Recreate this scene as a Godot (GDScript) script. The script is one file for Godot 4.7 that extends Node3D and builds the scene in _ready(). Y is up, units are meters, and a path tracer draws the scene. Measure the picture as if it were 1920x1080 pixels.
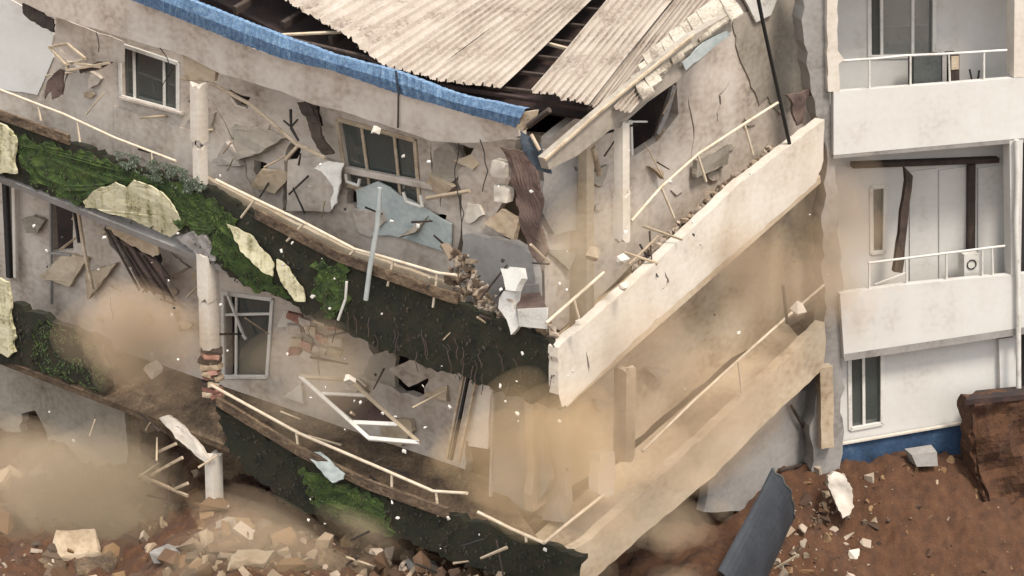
extends Node3D
# Pixel numbers below are measurements in the 1920 x 1080 photograph; on() turns one into a point on a real plane of the building.

const F := 4830.0            # focal length in photograph pixels
const DIST := 42.0
const PITCH := deg_to_rad(-18.0)
var cam_b: Basis
var cam_p: Vector3
var rng := RandomNumberGenerator.new()
var M := {}
var taken := {}

# planes of the place
var LF: Plane   # left wing, face of the balconies
var LW: Plane   # left wing, room wall
var RF: Plane
var RW: Plane
var SF: Plane   # standing block, face of the balconies
var SW: Plane
var nL: Vector3
var nR: Vector3
var nS: Vector3

# ------------------------------------------------------------------ mesh builder
class MB:
	var v := PackedVector3Array()
	var n := PackedVector3Array()
	func tri(a: Vector3, b: Vector3, c: Vector3, nn: Vector3) -> void:
		if (b - a).cross(c - a).dot(nn) > 0.0:
			v.append(a); v.append(c); v.append(b)
		else:
			v.append(a); v.append(b); v.append(c)
		n.append(nn); n.append(nn); n.append(nn)
	func face(a: Vector3, b: Vector3, c: Vector3, out: Vector3) -> void:
		var nn := (b - a).cross(c - a).normalized()
		if nn.dot(out) < 0.0: nn = -nn
		tri(a, b, c, nn)
	func quad(a: Vector3, b: Vector3, c: Vector3, d: Vector3, out: Vector3) -> void:
		face(a, b, c, out); face(a, c, d, out)
	func tri_s(a: Vector3, b: Vector3, c: Vector3, na: Vector3, nb: Vector3, nc: Vector3) -> void:
		if (b - a).cross(c - a).dot(na + nb + nc) > 0.0:
			v.append(a); v.append(c); v.append(b)
			n.append(na); n.append(nc); n.append(nb)
		else:
			v.append(a); v.append(b); v.append(c)
			n.append(na); n.append(nb); n.append(nc)
	# a six sided block between two ends, its cross section w (along side) by h (along up), with chamfered long edges
	func beam(a: Vector3, b: Vector3, w: float, h: float, up: Vector3, taper := 1.0) -> void:
		var d := (b - a).normalized()
		var s := d.cross(up).normalized()
		var u := s.cross(d).normalized()
		var ch: float = min(w, h) * 0.16
		var ring := [[w / 2 - ch, h / 2], [w / 2, h / 2 - ch], [w / 2, -h / 2 + ch], [w / 2 - ch, -h / 2], [-w / 2 + ch, -h / 2], [-w / 2, -h / 2 + ch], [-w / 2, h / 2 - ch], [-w / 2 + ch, h / 2]]
		var pa := []
		var pb := []
		for r in ring:
			pa.append(a + s * r[0] + u * r[1])
			pb.append(b + s * r[0] * taper + u * r[1] * taper)
		for i in 8:
			var j := (i + 1) % 8
			var mid: Vector3 = (pa[i] + pa[j]) / 2 - a
			quad(pa[i], pa[j], pb[j], pb[i], mid)
		for i in range(1, 7):
			tri(pa[0], pa[i], pa[i + 1], -d)
			tri(pb[0], pb[i], pb[i + 1], d)
	func tube(pts: Array, r: float, sides := 8) -> void:
		var rings := []
		var norms := []
		for i in pts.size():
			var d: Vector3 = (pts[min(i + 1, pts.size() - 1)] - pts[max(i - 1, 0)]).normalized()
			var ref := Vector3.UP if absf(d.y) < 0.9 else Vector3.RIGHT
			var s := d.cross(ref).normalized()
			var u := s.cross(d)
			var ra := []
			var na := []
			for k in sides:
				var t := TAU * k / sides
				var o := s * cos(t) + u * sin(t)
				na.append(o); ra.append(pts[i] + o * r)
			rings.append(ra); norms.append(na)
		for i in pts.size() - 1:
			for k in sides:
				var j := (k + 1) % sides
				tri_s(rings[i][k], rings[i][j], rings[i + 1][j], norms[i][k], norms[i][j], norms[i + 1][j])
				tri_s(rings[i][k], rings[i + 1][j], rings[i + 1][k], norms[i][k], norms[i + 1][j], norms[i + 1][k])
		for e in [0, pts.size() - 1]:
			var out: Vector3 = (pts[0] - pts[1]) if e == 0 else (pts[-1] - pts[-2])
			for k in range(1, sides - 1):
				tri(rings[e][0], rings[e][k], rings[e][k + 1], out.normalized())
	# a flat plate: outline on a plane, thickness away from the normal, with optional openings
	func plate(pts: Array, nn: Vector3, thick: float, holes := []) -> void:
		var o: Vector3 = pts[0]
		var up := Vector3.UP if absf(nn.y) < 0.9 else Vector3.FORWARD
		var bx := up.cross(nn).normalized()
		var by := nn.cross(bx).normalized()
		var to2 := func(p: Vector3) -> Vector2: return Vector2((p - o).dot(bx), (p - o).dot(by))
		var flat := PackedVector2Array()
		for p in pts: flat.append(to2.call(p))
		if Geometry2D.is_polygon_clockwise(flat): flat.reverse()
		var pieces := [flat]
		for h in holes:
			var hf := PackedVector2Array()
			var cx := 0.0
			for p in h: hf.append(to2.call(p))
			if Geometry2D.is_polygon_clockwise(hf): hf.reverse()
			for q in hf: cx += q.x / hf.size()
			var next := []
			for pc in pieces:
				for side in [-1, 1]:
					var x2: float = cx + side * 400.0
					var half := PackedVector2Array([Vector2(min(cx, x2), -400), Vector2(max(cx, x2), -400), Vector2(max(cx, x2), 400), Vector2(min(cx, x2), 400)])
					for part in Geometry2D.intersect_polygons(pc, half):
						for rest in Geometry2D.clip_polygons(part, hf):
							if not Geometry2D.is_polygon_clockwise(rest): next.append(rest)
			pieces = next
			ring_walls(hf, o, bx, by, nn, thick, -1.0)
		for pc in pieces:
			var idx := Geometry2D.triangulate_polygon(pc)
			for k in range(0, idx.size(), 3):
				var a: Vector3 = o + bx * pc[idx[k]].x + by * pc[idx[k]].y
				var b: Vector3 = o + bx * pc[idx[k + 1]].x + by * pc[idx[k + 1]].y
				var c: Vector3 = o + bx * pc[idx[k + 2]].x + by * pc[idx[k + 2]].y
				tri(a, b, c, nn)
				tri(a - nn * thick, b - nn * thick, c - nn * thick, -nn)
		ring_walls(flat, o, bx, by, nn, thick, 1.0)
	func ring_walls(f: PackedVector2Array, o: Vector3, bx: Vector3, by: Vector3, nn: Vector3, thick: float, s: float) -> void:
		for i in f.size():
			var p := f[i]
			var q := f[(i + 1) % f.size()]
			if p.distance_to(q) < 0.0005: continue
			var a := o + bx * p.x + by * p.y
			var b := o + bx * q.x + by * q.y
			var out2 := Vector2((q - p).y, -(q - p).x) * s
			quad(a, b, b - nn * thick, a - nn * thick, bx * out2.x + by * out2.y)
	# an uneven broken lump
	func lump(c: Vector3, size: Vector3, turn: Basis, seed_: int, rough := 0.3) -> void:
		var g := RandomNumberGenerator.new()
		g.seed = seed_
		var corner := []
		for i in 8:
			var p := Vector3((i & 1) * 2 - 1, ((i >> 1) & 1) * 2 - 1, ((i >> 2) & 1) * 2 - 1) * 0.5
			p += Vector3(g.randf_range(-1, 1), g.randf_range(-1, 1), g.randf_range(-1, 1)) * rough * 0.5
			corner.append(p)
		var mids := {}
		for fcs in [[0, 1, 3, 2], [4, 5, 7, 6], [0, 1, 5, 4], [2, 3, 7, 6], [0, 2, 6, 4], [1, 3, 7, 5]]:
			var m := Vector3.ZERO
			for k in fcs: m += corner[k] / 4.0
			m *= g.randf_range(1.0, 1.0 + rough * 0.8)
			for k in 4:
				var a: Vector3 = corner[fcs[k]]
				var b: Vector3 = corner[fcs[(k + 1) % 4]]
				face(c + turn * (a * size), c + turn * (b * size), c + turn * (m * size), turn * (m * size))
	# splits every triangle and pushes the surface about, as torn sheet and broken earth are never flat
	func crumple(amp: float, freq: float, sd: int, dir: Vector3, levels: int) -> void:
		for l in levels:
			var v2 := PackedVector3Array()
			var n2 := PackedVector3Array()
			for i in range(0, v.size(), 3):
				var a := v[i]; var b := v[i + 1]; var c := v[i + 2]
				var ab := (a + b) / 2; var bc := (b + c) / 2; var ca := (c + a) / 2
				v2.append_array([a, ab, ca, ab, b, bc, ca, bc, c, ab, bc, ca])
				for k in 12: n2.append(n[i])
			v = v2; n = n2
		var f := FastNoiseLite.new()
		f.seed = sd; f.frequency = freq; f.fractal_octaves = 3
		for i in v.size():
			var p := v[i]
			v[i] = p + dir * f.get_noise_3d(p.x, p.y, p.z) * amp * 2.0
		for i in range(0, v.size(), 3):
			var nn := (v[i + 1] - v[i]).cross(v[i + 2] - v[i]).normalized()
			if nn.dot(n[i]) < 0: nn = -nn
			n[i] = nn; n[i + 1] = nn; n[i + 2] = nn
	func mesh(center: Vector3) -> ArrayMesh:
		var vv := PackedVector3Array()
		vv.resize(v.size())
		for i in v.size(): vv[i] = v[i] - center
		var arr := []
		arr.resize(Mesh.ARRAY_MAX)
		arr[Mesh.ARRAY_VERTEX] = vv
		arr[Mesh.ARRAY_NORMAL] = n
		var m := ArrayMesh.new()
		m.add_surface_from_arrays(Mesh.PRIMITIVE_TRIANGLES, arr)
		return m
	func middle() -> Vector3:
		var lo := v[0]
		var hi := v[0]
		for p in v:
			lo = lo.min(p); hi = hi.max(p)
		return (lo + hi) / 2

# ------------------------------------------------------------------ nodes
func numbered(called: String) -> String:
	if not taken.has(called):
		taken[called] = 0
		return called
	taken[called] += 1
	return "%s_%03d" % [called, taken[called]]

func at_world(o: Node3D) -> Vector3:
	var p := Vector3.ZERO
	var q: Node = o
	while q != self and q != null:
		p += (q as Node3D).position
		q = q.get_parent()
	return p

func obj(called: String, mb: MB, m: Material, parent: Node = null) -> MeshInstance3D:
	var o := MeshInstance3D.new()
	var c := mb.middle()
	o.mesh = mb.mesh(c)
	o.material_override = m
	o.cast_shadow = GeometryInstance3D.SHADOW_CASTING_SETTING_ON
	if parent == null or parent == self:
		o.name = numbered(called)
		add_child(o)
		o.position = c
	else:
		o.name = called
		parent.add_child(o, true)
		o.position = c - at_world(parent)
	return o

func thing(called: String, label: String, category: String, at: Vector3, group := "") -> Node3D:
	var o := Node3D.new()
	o.name = numbered(called)
	add_child(o)
	o.position = at
	return tag(o, label, category, group)

func tag(o: Node3D, label: String, category: String, group := "", kind := "") -> Node3D:
	o.set_meta("label", label); o.set_meta("category", category)
	if group: o.set_meta("group", group)
	o.set_meta("kind", kind if kind else "thing")
	return o

# ------------------------------------------------------------------ measuring
func ray(px: float, py: float) -> Vector3:
	return (cam_b * Vector3((px - 960.0) / F, -(py - 540.0) / F, -1.0)).normalized()

func on(pl: Plane, px: float, py: float) -> Vector3:
	return pl.intersects_ray(cam_p, ray(px, py))

func shift(pl: Plane, by: float) -> Plane:      # the same plane, moved outwards
	return Plane(pl.normal, pl.d + by)

func W(pl: Plane, a: Array) -> Array:
	var r := []
	for i in range(0, a.size(), 2): r.append(on(pl, a[i], a[i + 1]))
	return r

func jag(a: Array, amp := 4.0, step := 16.0, sd := 1) -> Array:   # a broken outline
	var g := RandomNumberGenerator.new()
	g.seed = sd
	var r := []
	var k := a.size()
	for i in range(0, k, 2):
		var p := Vector2(a[i], a[i + 1])
		var q := Vector2(a[(i + 2) % k], a[(i + 3) % k])
		var m: int = max(1, int(p.distance_to(q) / step))
		var nn := (q - p).orthogonal().normalized()
		for j in m:
			var s := p.lerp(q, (j + (g.randf_range(-0.3, 0.3) if j > 0 else 0.0)) / m)
			if j > 0: s += nn * g.randf_range(-amp, amp)
			r.append(s.x); r.append(s.y)
	return r

func crack(a: Array, w: float, sd: int) -> Array:     # a thin gap with ragged lips, tapering to both ends
	var g := RandomNumberGenerator.new()
	g.seed = sd
	var mid := []
	for i in range(0, a.size() - 2, 2):
		for j in 3: mid.append(Vector2(a[i], a[i + 1]).lerp(Vector2(a[i + 2], a[i + 3]), j / 3.0) + Vector2(g.randf_range(-3, 3), g.randf_range(-3, 3)) * (1.0 if j else 0.3))
	mid.append(Vector2(a[-2], a[-1]))
	var r := []
	var back := []
	for i in mid.size():
		var d: Vector2 = (mid[mini(i + 1, mid.size() - 1)] - mid[maxi(i - 1, 0)]).normalized().orthogonal()
		var h: float = w * (0.12 + 0.88 * sin(PI * i / (mid.size() - 1.0))) * g.randf_range(0.5, 1.0) * 0.6
		r.append((mid[i] + d * h).x); r.append((mid[i] + d * h).y)
		back.push_front((mid[i] - d * h).y); back.push_front((mid[i] - d * h).x)
	return r + back

func plate(called: String, pl: Plane, a: Array, thick: float, m: Material, parent: Node = null, holes := []) -> MeshInstance3D:
	var mb := MB.new()
	var hs := []
	for h in holes: hs.append(W(pl, h))
	mb.plate(W(pl, a), pl.normal, thick, hs)
	return obj(called, mb, m, parent)

func rod(called: String, pl: Plane, a: Array, r: float, m: Material, parent: Node = null, sides := 8) -> MeshInstance3D:
	var mb := MB.new()
	mb.tube(W(pl, a), r, sides)
	return obj(called, mb, m, parent)

func stick(called: String, pl: Plane, a: Array, w: float, h: float, m: Material, parent: Node = null, taper := 1.0) -> MeshInstance3D:
	var mb := MB.new()
	var p := W(pl, a)
	for i in p.size() - 1: mb.beam(p[i], p[i + 1], w, h, pl.normal, taper)
	return obj(called, mb, m, parent)

# ------------------------------------------------------------------ materials
func noise_bytes(sd: int, size: Vector2i, freq: float, oct := 4, type := FastNoiseLite.TYPE_SIMPLEX_SMOOTH) -> PackedByteArray:
	var f := FastNoiseLite.new()
	f.seed = sd; f.frequency = freq; f.noise_type = type
	f.fractal_octaves = oct
	var im := f.get_seamless_image(size.x, size.y)
	im.convert(Image.FORMAT_L8)
	return im.get_data()

func ramp_tex(sd: int, stops: Array, coarse := 0.006, fine := 0.05, fine_w := 0.4, streak := 0.0, size := 512) -> ImageTexture:
	var a := noise_bytes(sd, Vector2i(size, size), coarse)
	var b := noise_bytes(sd + 1, Vector2i(size, size), fine)
	var s := PackedByteArray()
	if streak > 0.0:
		var f := FastNoiseLite.new()
		f.seed = sd + 2; f.frequency = 0.02; f.fractal_octaves = 4
		var im := f.get_seamless_image(size, size / 16)
		im.convert(Image.FORMAT_L8)
		im.resize(size, size, Image.INTERPOLATE_BILINEAR)
		s = im.get_data()
	var lut := PackedColorArray()
	var g := Gradient.new()
	g.offsets = PackedFloat32Array(stops.map(func(x): return x[0]))
	g.colors = PackedColorArray(stops.map(func(x): return x[1]))
	for i in 256: lut.append(g.sample(i / 255.0))
	var out := PackedByteArray()
	out.resize(size * size * 3)
	var cw := 1.0 - fine_w - streak
	for i in size * size:
		var t := a[i] * cw + b[i] * fine_w
		if streak > 0.0: t += s[i] * streak
		var c := lut[clampi(int((t - 128.0) * 1.35 + 128.0), 0, 255)]
		out[i * 3] = c.r8; out[i * 3 + 1] = c.g8; out[i * 3 + 2] = c.b8
	return ImageTexture.create_from_image(Image.create_from_data(size, size, false, Image.FORMAT_RGB8, out))

var bump_tex: Texture2D
var lump_tex: Texture2D
func mat(stops: Array, sd: int, rough := 0.9, scale := 0.3, bump := 0.6, coarse := 0.006, fine := 0.05, fine_w := 0.4, streak := 0.0) -> StandardMaterial3D:
	var m := StandardMaterial3D.new()
	m.albedo_texture = ramp_tex(sd, stops, coarse, fine, fine_w, streak)
	m.roughness = rough
	m.uv1_triplanar = true; m.uv1_world_triplanar = true
	m.uv1_scale = Vector3.ONE * scale
	m.uv1_offset = Vector3(sd * 0.137, sd * 0.071, sd * 0.193)
	m.heightmap_enabled = bump > 0.0
	if bump > 0.0:
		m.heightmap_texture = bump_tex
		m.heightmap_scale = bump
	return m

func flat(c: Color, rough := 0.7, metal := 0.0) -> StandardMaterial3D:
	var m := StandardMaterial3D.new()
	m.albedo_color = c; m.roughness = rough; m.metallic = metal
	return m

const GRIME := 0.66          # the plaster, paint and soil are all dirty: how much of a clean surface's light they give back
func C(r: int, g: int, b: int) -> Color:
	var c := Color8(r, g, b).srgb_to_linear() * GRIME
	c.a = 1.0
	return c.linear_to_srgb()

func make_materials() -> void:
	var f := FastNoiseLite.new()
	f.seed = 77; f.frequency = 0.02; f.fractal_octaves = 5
	bump_tex = ImageTexture.create_from_image(f.get_seamless_image(512, 512))
	M.pink = mat([[0.0, C(96, 82, 70)], [0.18, C(148, 132, 118)], [0.36, C(186, 172, 158)], [0.6, C(205, 193, 181)], [1.0, C(220, 210, 200)]], 3, 0.92, 0.22, 0.5, 0.006, 0.06, 0.32, 0.2)
	M.greige = mat([[0.0, C(112, 102, 88)], [0.4, C(158, 148, 134)], [1.0, C(186, 177, 164)]], 28, 0.9, 0.25, 0.5, 0.006, 0.06, 0.35, 0.15)
	M.sooty = mat([[0.0, C(22, 25, 30)], [0.5, C(38, 43, 51)], [1.0, C(62, 66, 72)]], 131, 0.7, 0.4, 0.5)
	M.slate = mat([[0.0, C(52, 56, 56)], [0.5, C(78, 82, 80)], [1.0, C(98, 100, 96)]], 129, 0.6, 0.5, 0.2)
	M.pale = mat([[0.0, C(196, 190, 182)], [0.3, C(216, 212, 206)], [1.0, C(228, 226, 222)]], 9, 0.85, 0.2, 0.25, 0.005, 0.06, 0.3, 0.2)
	M.cream = mat([[0.0, C(168, 152, 132)], [0.25, C(206, 194, 178)], [0.6, C(222, 213, 200)], [1.0, C(230, 224, 214)]], 15, 0.9, 0.25, 0.5, 0.006, 0.06, 0.35, 0.2)
	M.dusty = mat([[0.0, C(134, 112, 88)], [0.35, C(186, 166, 140)], [1.0, C(216, 202, 180)]], 21, 0.95, 0.25, 0.7)
	M.grey = mat([[0.0, C(110, 104, 98)], [0.4, C(150, 145, 140)], [1.0, C(176, 172, 168)]], 27, 0.9, 0.25, 0.6, 0.006, 0.06, 0.35, 0.15)
	M.mossy = mat([[0.0, C(11, 9, 5)], [0.26, C(23, 19, 10)], [0.42, C(31, 34, 12)], [0.54, C(38, 40, 16)], [0.62, C(42, 32, 18)], [0.82, C(62, 48, 28)], [0.94, C(92, 76, 48)], [1.0, C(140, 122, 92)]], 33, 1.0, 0.35, 1.2, 0.012, 0.06, 0.45, 0.15)
	M.yellow = mat([[0.0, C(70, 66, 36)], [0.28, C(116, 110, 70)], [0.42, C(200, 192, 156)], [1.0, C(226, 220, 196)]], 39, 0.9, 0.5, 1.0, 0.008, 0.05, 0.3, 0.35)
	M.moss = mat([[0.0, C(16, 20, 9)], [0.28, C(30, 42, 14)], [0.45, C(48, 70, 20)], [0.62, C(66, 88, 28)], [0.8, C(92, 104, 44)], [1.0, C(120, 118, 70)]], 48, 1.0, 0.6, 3.0, 0.012, 0.12, 0.5)
	M.roof = mat([[0.0, C(82, 62, 50)], [0.16, C(122, 104, 90)], [0.34, C(166, 152, 138)], [0.65, C(183, 170, 156)], [1.0, C(198, 188, 176)]], 45, 0.75, 0.25, 0.3, 0.008, 0.08, 0.4)
	M.tile = mat([[0.0, C(92, 80, 68)], [0.35, C(156, 144, 128)], [0.6, C(190, 180, 164)], [1.0, C(212, 203, 188)]], 51, 0.85, 0.5, 0.6)
	M.blue = mat([[0.0, C(42, 56, 74)], [0.24, C(62, 90, 124)], [0.45, C(82, 117, 156)], [0.66, C(112, 144, 172)], [1.0, C(172, 184, 190)]], 57, 0.6, 0.6, 0.4, 0.03, 0.09, 0.5)
	M.plinth = mat([[0.0, C(24, 40, 60)], [0.4, C(40, 68, 100)], [0.8, C(58, 88, 120)], [1.0, C(120, 124, 124)]], 64, 0.8, 0.4, 0.4)
	M.navy = mat([[0.0, C(22, 30, 38)], [0.5, C(38, 50, 62)], [1.0, C(62, 76, 88)]], 63, 0.7, 0.4, 0.4)
	M.wood = mat([[0.0, C(34, 26, 22)], [0.5, C(64, 51, 43)], [1.0, C(108, 90, 76)]], 69, 0.85, 0.6, 0.6, 0.01, 0.08, 0.4, 0.3)
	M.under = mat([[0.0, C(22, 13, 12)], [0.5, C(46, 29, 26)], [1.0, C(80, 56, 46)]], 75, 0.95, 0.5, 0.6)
	M.timber = mat([[0.0, C(112, 94, 74)], [0.45, C(184, 164, 138)], [1.0, C(216, 202, 180)]], 81, 0.8, 0.8, 0.3)
	M.brick = mat([[0.0, C(120, 76, 62)], [0.5, C(168, 120, 104)], [1.0, C(196, 158, 144)]], 87, 0.95, 0.7, 1.2)
	M.soil = mat([[0.0, C(38, 25, 17)], [0.35, C(72, 46, 29)], [0.6, C(92, 60, 38)], [0.85, C(110, 77, 51)], [1.0, C(136, 104, 76)]], 93, 1.0, 0.6, 3.0, 0.012, 0.14, 0.6)
	M.mud = mat([[0.0, C(54, 42, 32)], [0.4, C(92, 75, 58)], [0.7, C(118, 98, 76)], [1.0, C(160, 138, 110)]], 99, 1.0, 0.4, 6.0, 0.008, 0.05, 0.45)
	M.sheet = mat([[0.0, C(140, 150, 150)], [0.5, C(178, 186, 184)], [1.0, C(200, 204, 200)]], 105, 0.6, 0.3, 0.2)
	M.rail = mat([[0.0, C(168, 142, 112)], [0.35, C(222, 204, 178)], [1.0, C(238, 226, 206)]], 111, 0.6, 1.5, 0.0)
	M.white = mat([[0.0, C(176, 170, 160)], [0.4, C(222, 218, 210)], [1.0, C(236, 234, 228)]], 117, 0.6, 0.6, 0.1)
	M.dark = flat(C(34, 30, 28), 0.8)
	M.black = flat(C(20, 19, 18), 0.6)
	M.curtain = flat(C(150, 138, 126), 0.95)
	M.drape = mat([[0.0, C(74, 58, 52)], [0.5, C(108, 88, 80)], [1.0, C(132, 112, 102)]], 123, 0.95, 0.5, 0.5)
	M.steel = flat(C(150, 152, 150), 0.45, 0.4)
	var g := StandardMaterial3D.new()
	g.albedo_color = Color(0.3, 0.33, 0.32, 0.4); g.roughness = 0.04
	g.transparency = BaseMaterial3D.TRANSPARENCY_ALPHA
	M.glass = g
	var lf := StandardMaterial3D.new()
	lf.vertex_color_use_as_albedo = true; lf.roughness = 0.85
	lf.backlight_enabled = true; lf.backlight = Color(0.06, 0.1, 0.03)
	M.leaf = lf
	var rb := StandardMaterial3D.new()
	rb.vertex_color_use_as_albedo = true; rb.roughness = 0.95
	M.rubble = rb

# ------------------------------------------------------------------ recurring pieces
# a window in an opening: four corners in pixels (tl, tr, br, bl), the widths of its panes, and what each pane holds
func window(pl: Plane, q: Array, panes: Array, parent: Node, fm: Material, called := "window", fw := 0.045) -> Node3D:
	var holder := Node3D.new()
	holder.name = called
	parent.add_child(holder, true)
	var ip := shift(pl, -0.05)
	var c := W(ip, q)
	holder.position = c[3] - at_world(parent)
	var fr := MB.new()
	for k in 4:
		fr.beam(c[k] + ip.normal * 0.06, c[(k + 1) % 4] + ip.normal * 0.06, 0.08, fw, ip.normal)
	var total := 0.0
	for p in panes: total += p[0]
	var t := 0.0
	for k in panes.size():
		var t2: float = t + panes[k][0] / total
		if k > 0:
			fr.beam(c[0].lerp(c[1], t) + ip.normal * 0.02, c[3].lerp(c[2], t) + ip.normal * 0.02, 0.06, fw * 0.8, ip.normal)
		var quad := [c[0].lerp(c[1], t), c[0].lerp(c[1], t2), c[3].lerp(c[2], t2), c[3].lerp(c[2], t)]
		var g := MB.new()
		var inset := []
		for x in quad: inset.append(x - ip.normal * 0.01)
		g.plate(inset, ip.normal, 0.008)
		if panes[k][1] != "open": obj("pane", g, M.glass, holder)
		if panes[k][1] == "curtain":
			var cu := MB.new()
			var n := 14
			for j in n:
				var a0: Vector3 = quad[0].lerp(quad[1], j / float(n)) - ip.normal * (0.08 + 0.025 * (j % 2))
				var a1: Vector3 = quad[0].lerp(quad[1], (j + 1) / float(n)) - ip.normal * (0.08 + 0.025 * ((j + 1) % 2))
				var b0: Vector3 = quad[3].lerp(quad[2], j / float(n)) - ip.normal * (0.08 + 0.025 * (j % 2))
				var b1: Vector3 = quad[3].lerp(quad[2], (j + 1) / float(n)) - ip.normal * (0.08 + 0.025 * ((j + 1) % 2))
				cu.quad(a0, a1, b1, b0, ip.normal)
			obj("curtain", cu, M.curtain, holder)
		t = t2
	obj("frame", fr, fm, holder)
	return holder

func railing(pl: Plane, rail: Array, posts: Array, parent: Node, r := 0.028, m: Material = null) -> Node3D:
	if m == null: m = M.rail
	var holder := Node3D.new()
	holder.name = "railing"
	parent.add_child(holder, true)
	holder.position = on(pl, rail[0], rail[1]) - at_world(parent)
	rod("rail", pl, rail, r, m, holder)
	for p in posts: rod("post", pl, p, r * 0.85, m, holder)
	return holder

func side_panel(called: String, a: Array, b: Array, thick: float, m: Material, parent: Node) -> MeshInstance3D:
	# a deck between two pixel lines that lie on two planes: a = [plane, x, y, x, y], b likewise; thickness downwards
	var mb := MB.new()
	var p := [on(a[0], a[1], a[2]), on(a[0], a[3], a[4]), on(b[0], b[3], b[4]), on(b[0], b[1], b[2])]
	var nn: Vector3 = (p[1] - p[0]).cross(p[2] - p[0]).normalized()
	if nn.y < 0: nn = -nn
	mb.quad(p[0], p[1], p[2], p[3], nn)
	var d := []
	for x in p: d.append(x - nn * thick)
	mb.quad(d[0], d[1], d[2], d[3], -nn)
	var mid: Vector3 = (p[0] + p[1] + p[2] + p[3]) / 4
	for k in 4:
		var j := (k + 1) % 4
		mb.quad(p[k], p[j], d[j], d[k], (p[k] + p[j]) / 2 - mid)
	return obj(called, mb, m, parent)

# ------------------------------------------------------------------ the scene
func _ready() -> void:
	rng.seed = 20
	set_camera_and_light()
	set_planes()
	make_materials()
	build_ground()
	build_standing_block()
	build_left_wing()
	build_right_wing()
	build_roof()
	build_moss()
	build_loose_things()
	build_litter()
	build_rubble()
	build_chips()
	build_dust()

func set_camera_and_light() -> void:
	cam_b = Basis(Vector3.RIGHT, PITCH)
	cam_p = -(cam_b * Vector3((1048.0 - 960.0) / F * DIST, -(770.0 - 540.0) / F * DIST, -DIST))
	var cam := Camera3D.new()
	cam.name = "camera"
	add_child(cam)
	cam.position = cam_p
	cam.basis = cam_b
	cam.fov = rad_to_deg(2.0 * atan(540.0 / F))
	cam.near = 0.5; cam.far = 900.0
	cam.current = true
	var env := Environment.new()
	env.background_mode = Environment.BG_SKY
	var sm := ProceduralSkyMaterial.new()
	sm.sky_top_color = Color(0.84, 0.85, 0.86)
	sm.sky_horizon_color = Color(0.87, 0.86, 0.85)
	sm.ground_horizon_color = Color(0.5, 0.46, 0.42)
	sm.ground_bottom_color = Color(0.3, 0.27, 0.24)
	sm.sky_curve = 0.2
	sm.sun_angle_max = 0.0
	var sky := Sky.new()
	sky.sky_material = sm
	env.sky = sky
	env.tonemap_mode = Environment.TONE_MAPPER_LINEAR
	env.tonemap_exposure = 2.95
	env.sdfgi_enabled = true; env.ssao_enabled = true; env.ssil_enabled = true
	env.volumetric_fog_enabled = true
	env.volumetric_fog_density = 0.0
	var we := WorldEnvironment.new()
	we.name = "world_environment"
	we.environment = env
	add_child(we)
	var sun := DirectionalLight3D.new()
	sun.name = "sun"
	add_child(sun)
	sun.light_energy = 0.5
	sun.light_color = Color(1.0, 0.96, 0.91)
	sun.light_angular_distance = 14.0
	sun.shadow_enabled = true
	sun.rotation = Vector3(deg_to_rad(-58), deg_to_rad(32), 0)

func set_planes() -> void:
	var aL := deg_to_rad(40.0)
	var aR := deg_to_rad(50.0)
	var aS := deg_to_rad(14.0)
	nL = Vector3(-sin(aL), 0, cos(aL))
	nR = Vector3(sin(aR), 0, cos(aR))
	nS = Vector3(sin(aS), 0, cos(aS))
	LF = Plane(nL, 0.0)
	RF = Plane(nR, 0.0)
	LW = shift(LF, -1.35)
	RW = shift(RF, -1.35)
	SF = Plane(nS, nS.dot(Vector3(4.3, 0, -5.9)))
	SW = shift(SF, -1.2)

# ------------------------------------------------------------------ ground
var hill := FastNoiseLite.new()
func ground_y(x: float, z: float) -> float:
	var y := -3.9
	# the cut bank below the standing block
	var base := on(SF, 1700, 850)
	var d := nS.dot(Vector3(x, 0, z)) - nS.dot(Vector3(base.x, 0, base.z))
	var bank := base.y - 0.22 - clampf(d, 0.0, 3.2) * 0.75
	var side := smoothstep(3.3, 4.9, x - 0.15 * z)
	y = lerpf(y, maxf(bank, -5.2), side)
	y = lerpf(y, -4.7, smoothstep(-5.0, -9.0, x))
	# the debris fan in front falls away towards the valley
	y -= smoothstep(0.5, 30.0, z) * 12.0 + maxf(z - 30.0, 0.0) * 0.05
	y += hill.get_noise_2d(x * 1.0, z * 1.0) * 0.35 + hill.get_noise_2d(x * 5.0 + 40.0, z * 5.0) * 0.16 + hill.get_noise_2d(x * 12.0 + 9.0, z * 12.0) * 0.1
	return y

func build_ground() -> void:
	hill.seed = 5; hill.frequency = 0.35; hill.fractal_octaves = 3
	var xs := []
	var zs := []
	var t := -12.0
	while t <= 13.0:
		xs.append(t); t += 0.11
	t = -14.0
	while t <= 6.0:
		zs.append(t); t += 0.11
	for far in [20, 35, 60, 110, 220, 420]:
		xs.push_front(-far); xs.append(far); zs.append(float(far)); zs.push_front(-far)
	var st := SurfaceTool.new()
	st.begin(Mesh.PRIMITIVE_TRIANGLES)
	for j in zs.size():
		for i in xs.size():
			st.add_vertex(Vector3(xs[i], ground_y(xs[i], zs[j]), zs[j]))
	var w := xs.size()
	for j in zs.size() - 1:
		for i in w - 1:
			var a := j * w + i
			for k in [a, a + 1, a + w, a + 1, a + w + 1, a + w]: st.add_index(k)
	st.generate_normals()
	var o := MeshInstance3D.new()
	o.name = "ground"
	o.mesh = st.commit()
	o.material_override = M.soil
	o.set_meta("kind", "structure")
	o.set_meta("label", "orange brown slipped soil around the collapsing building")
	o.set_meta("category", "soil")
	add_child(o)

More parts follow.
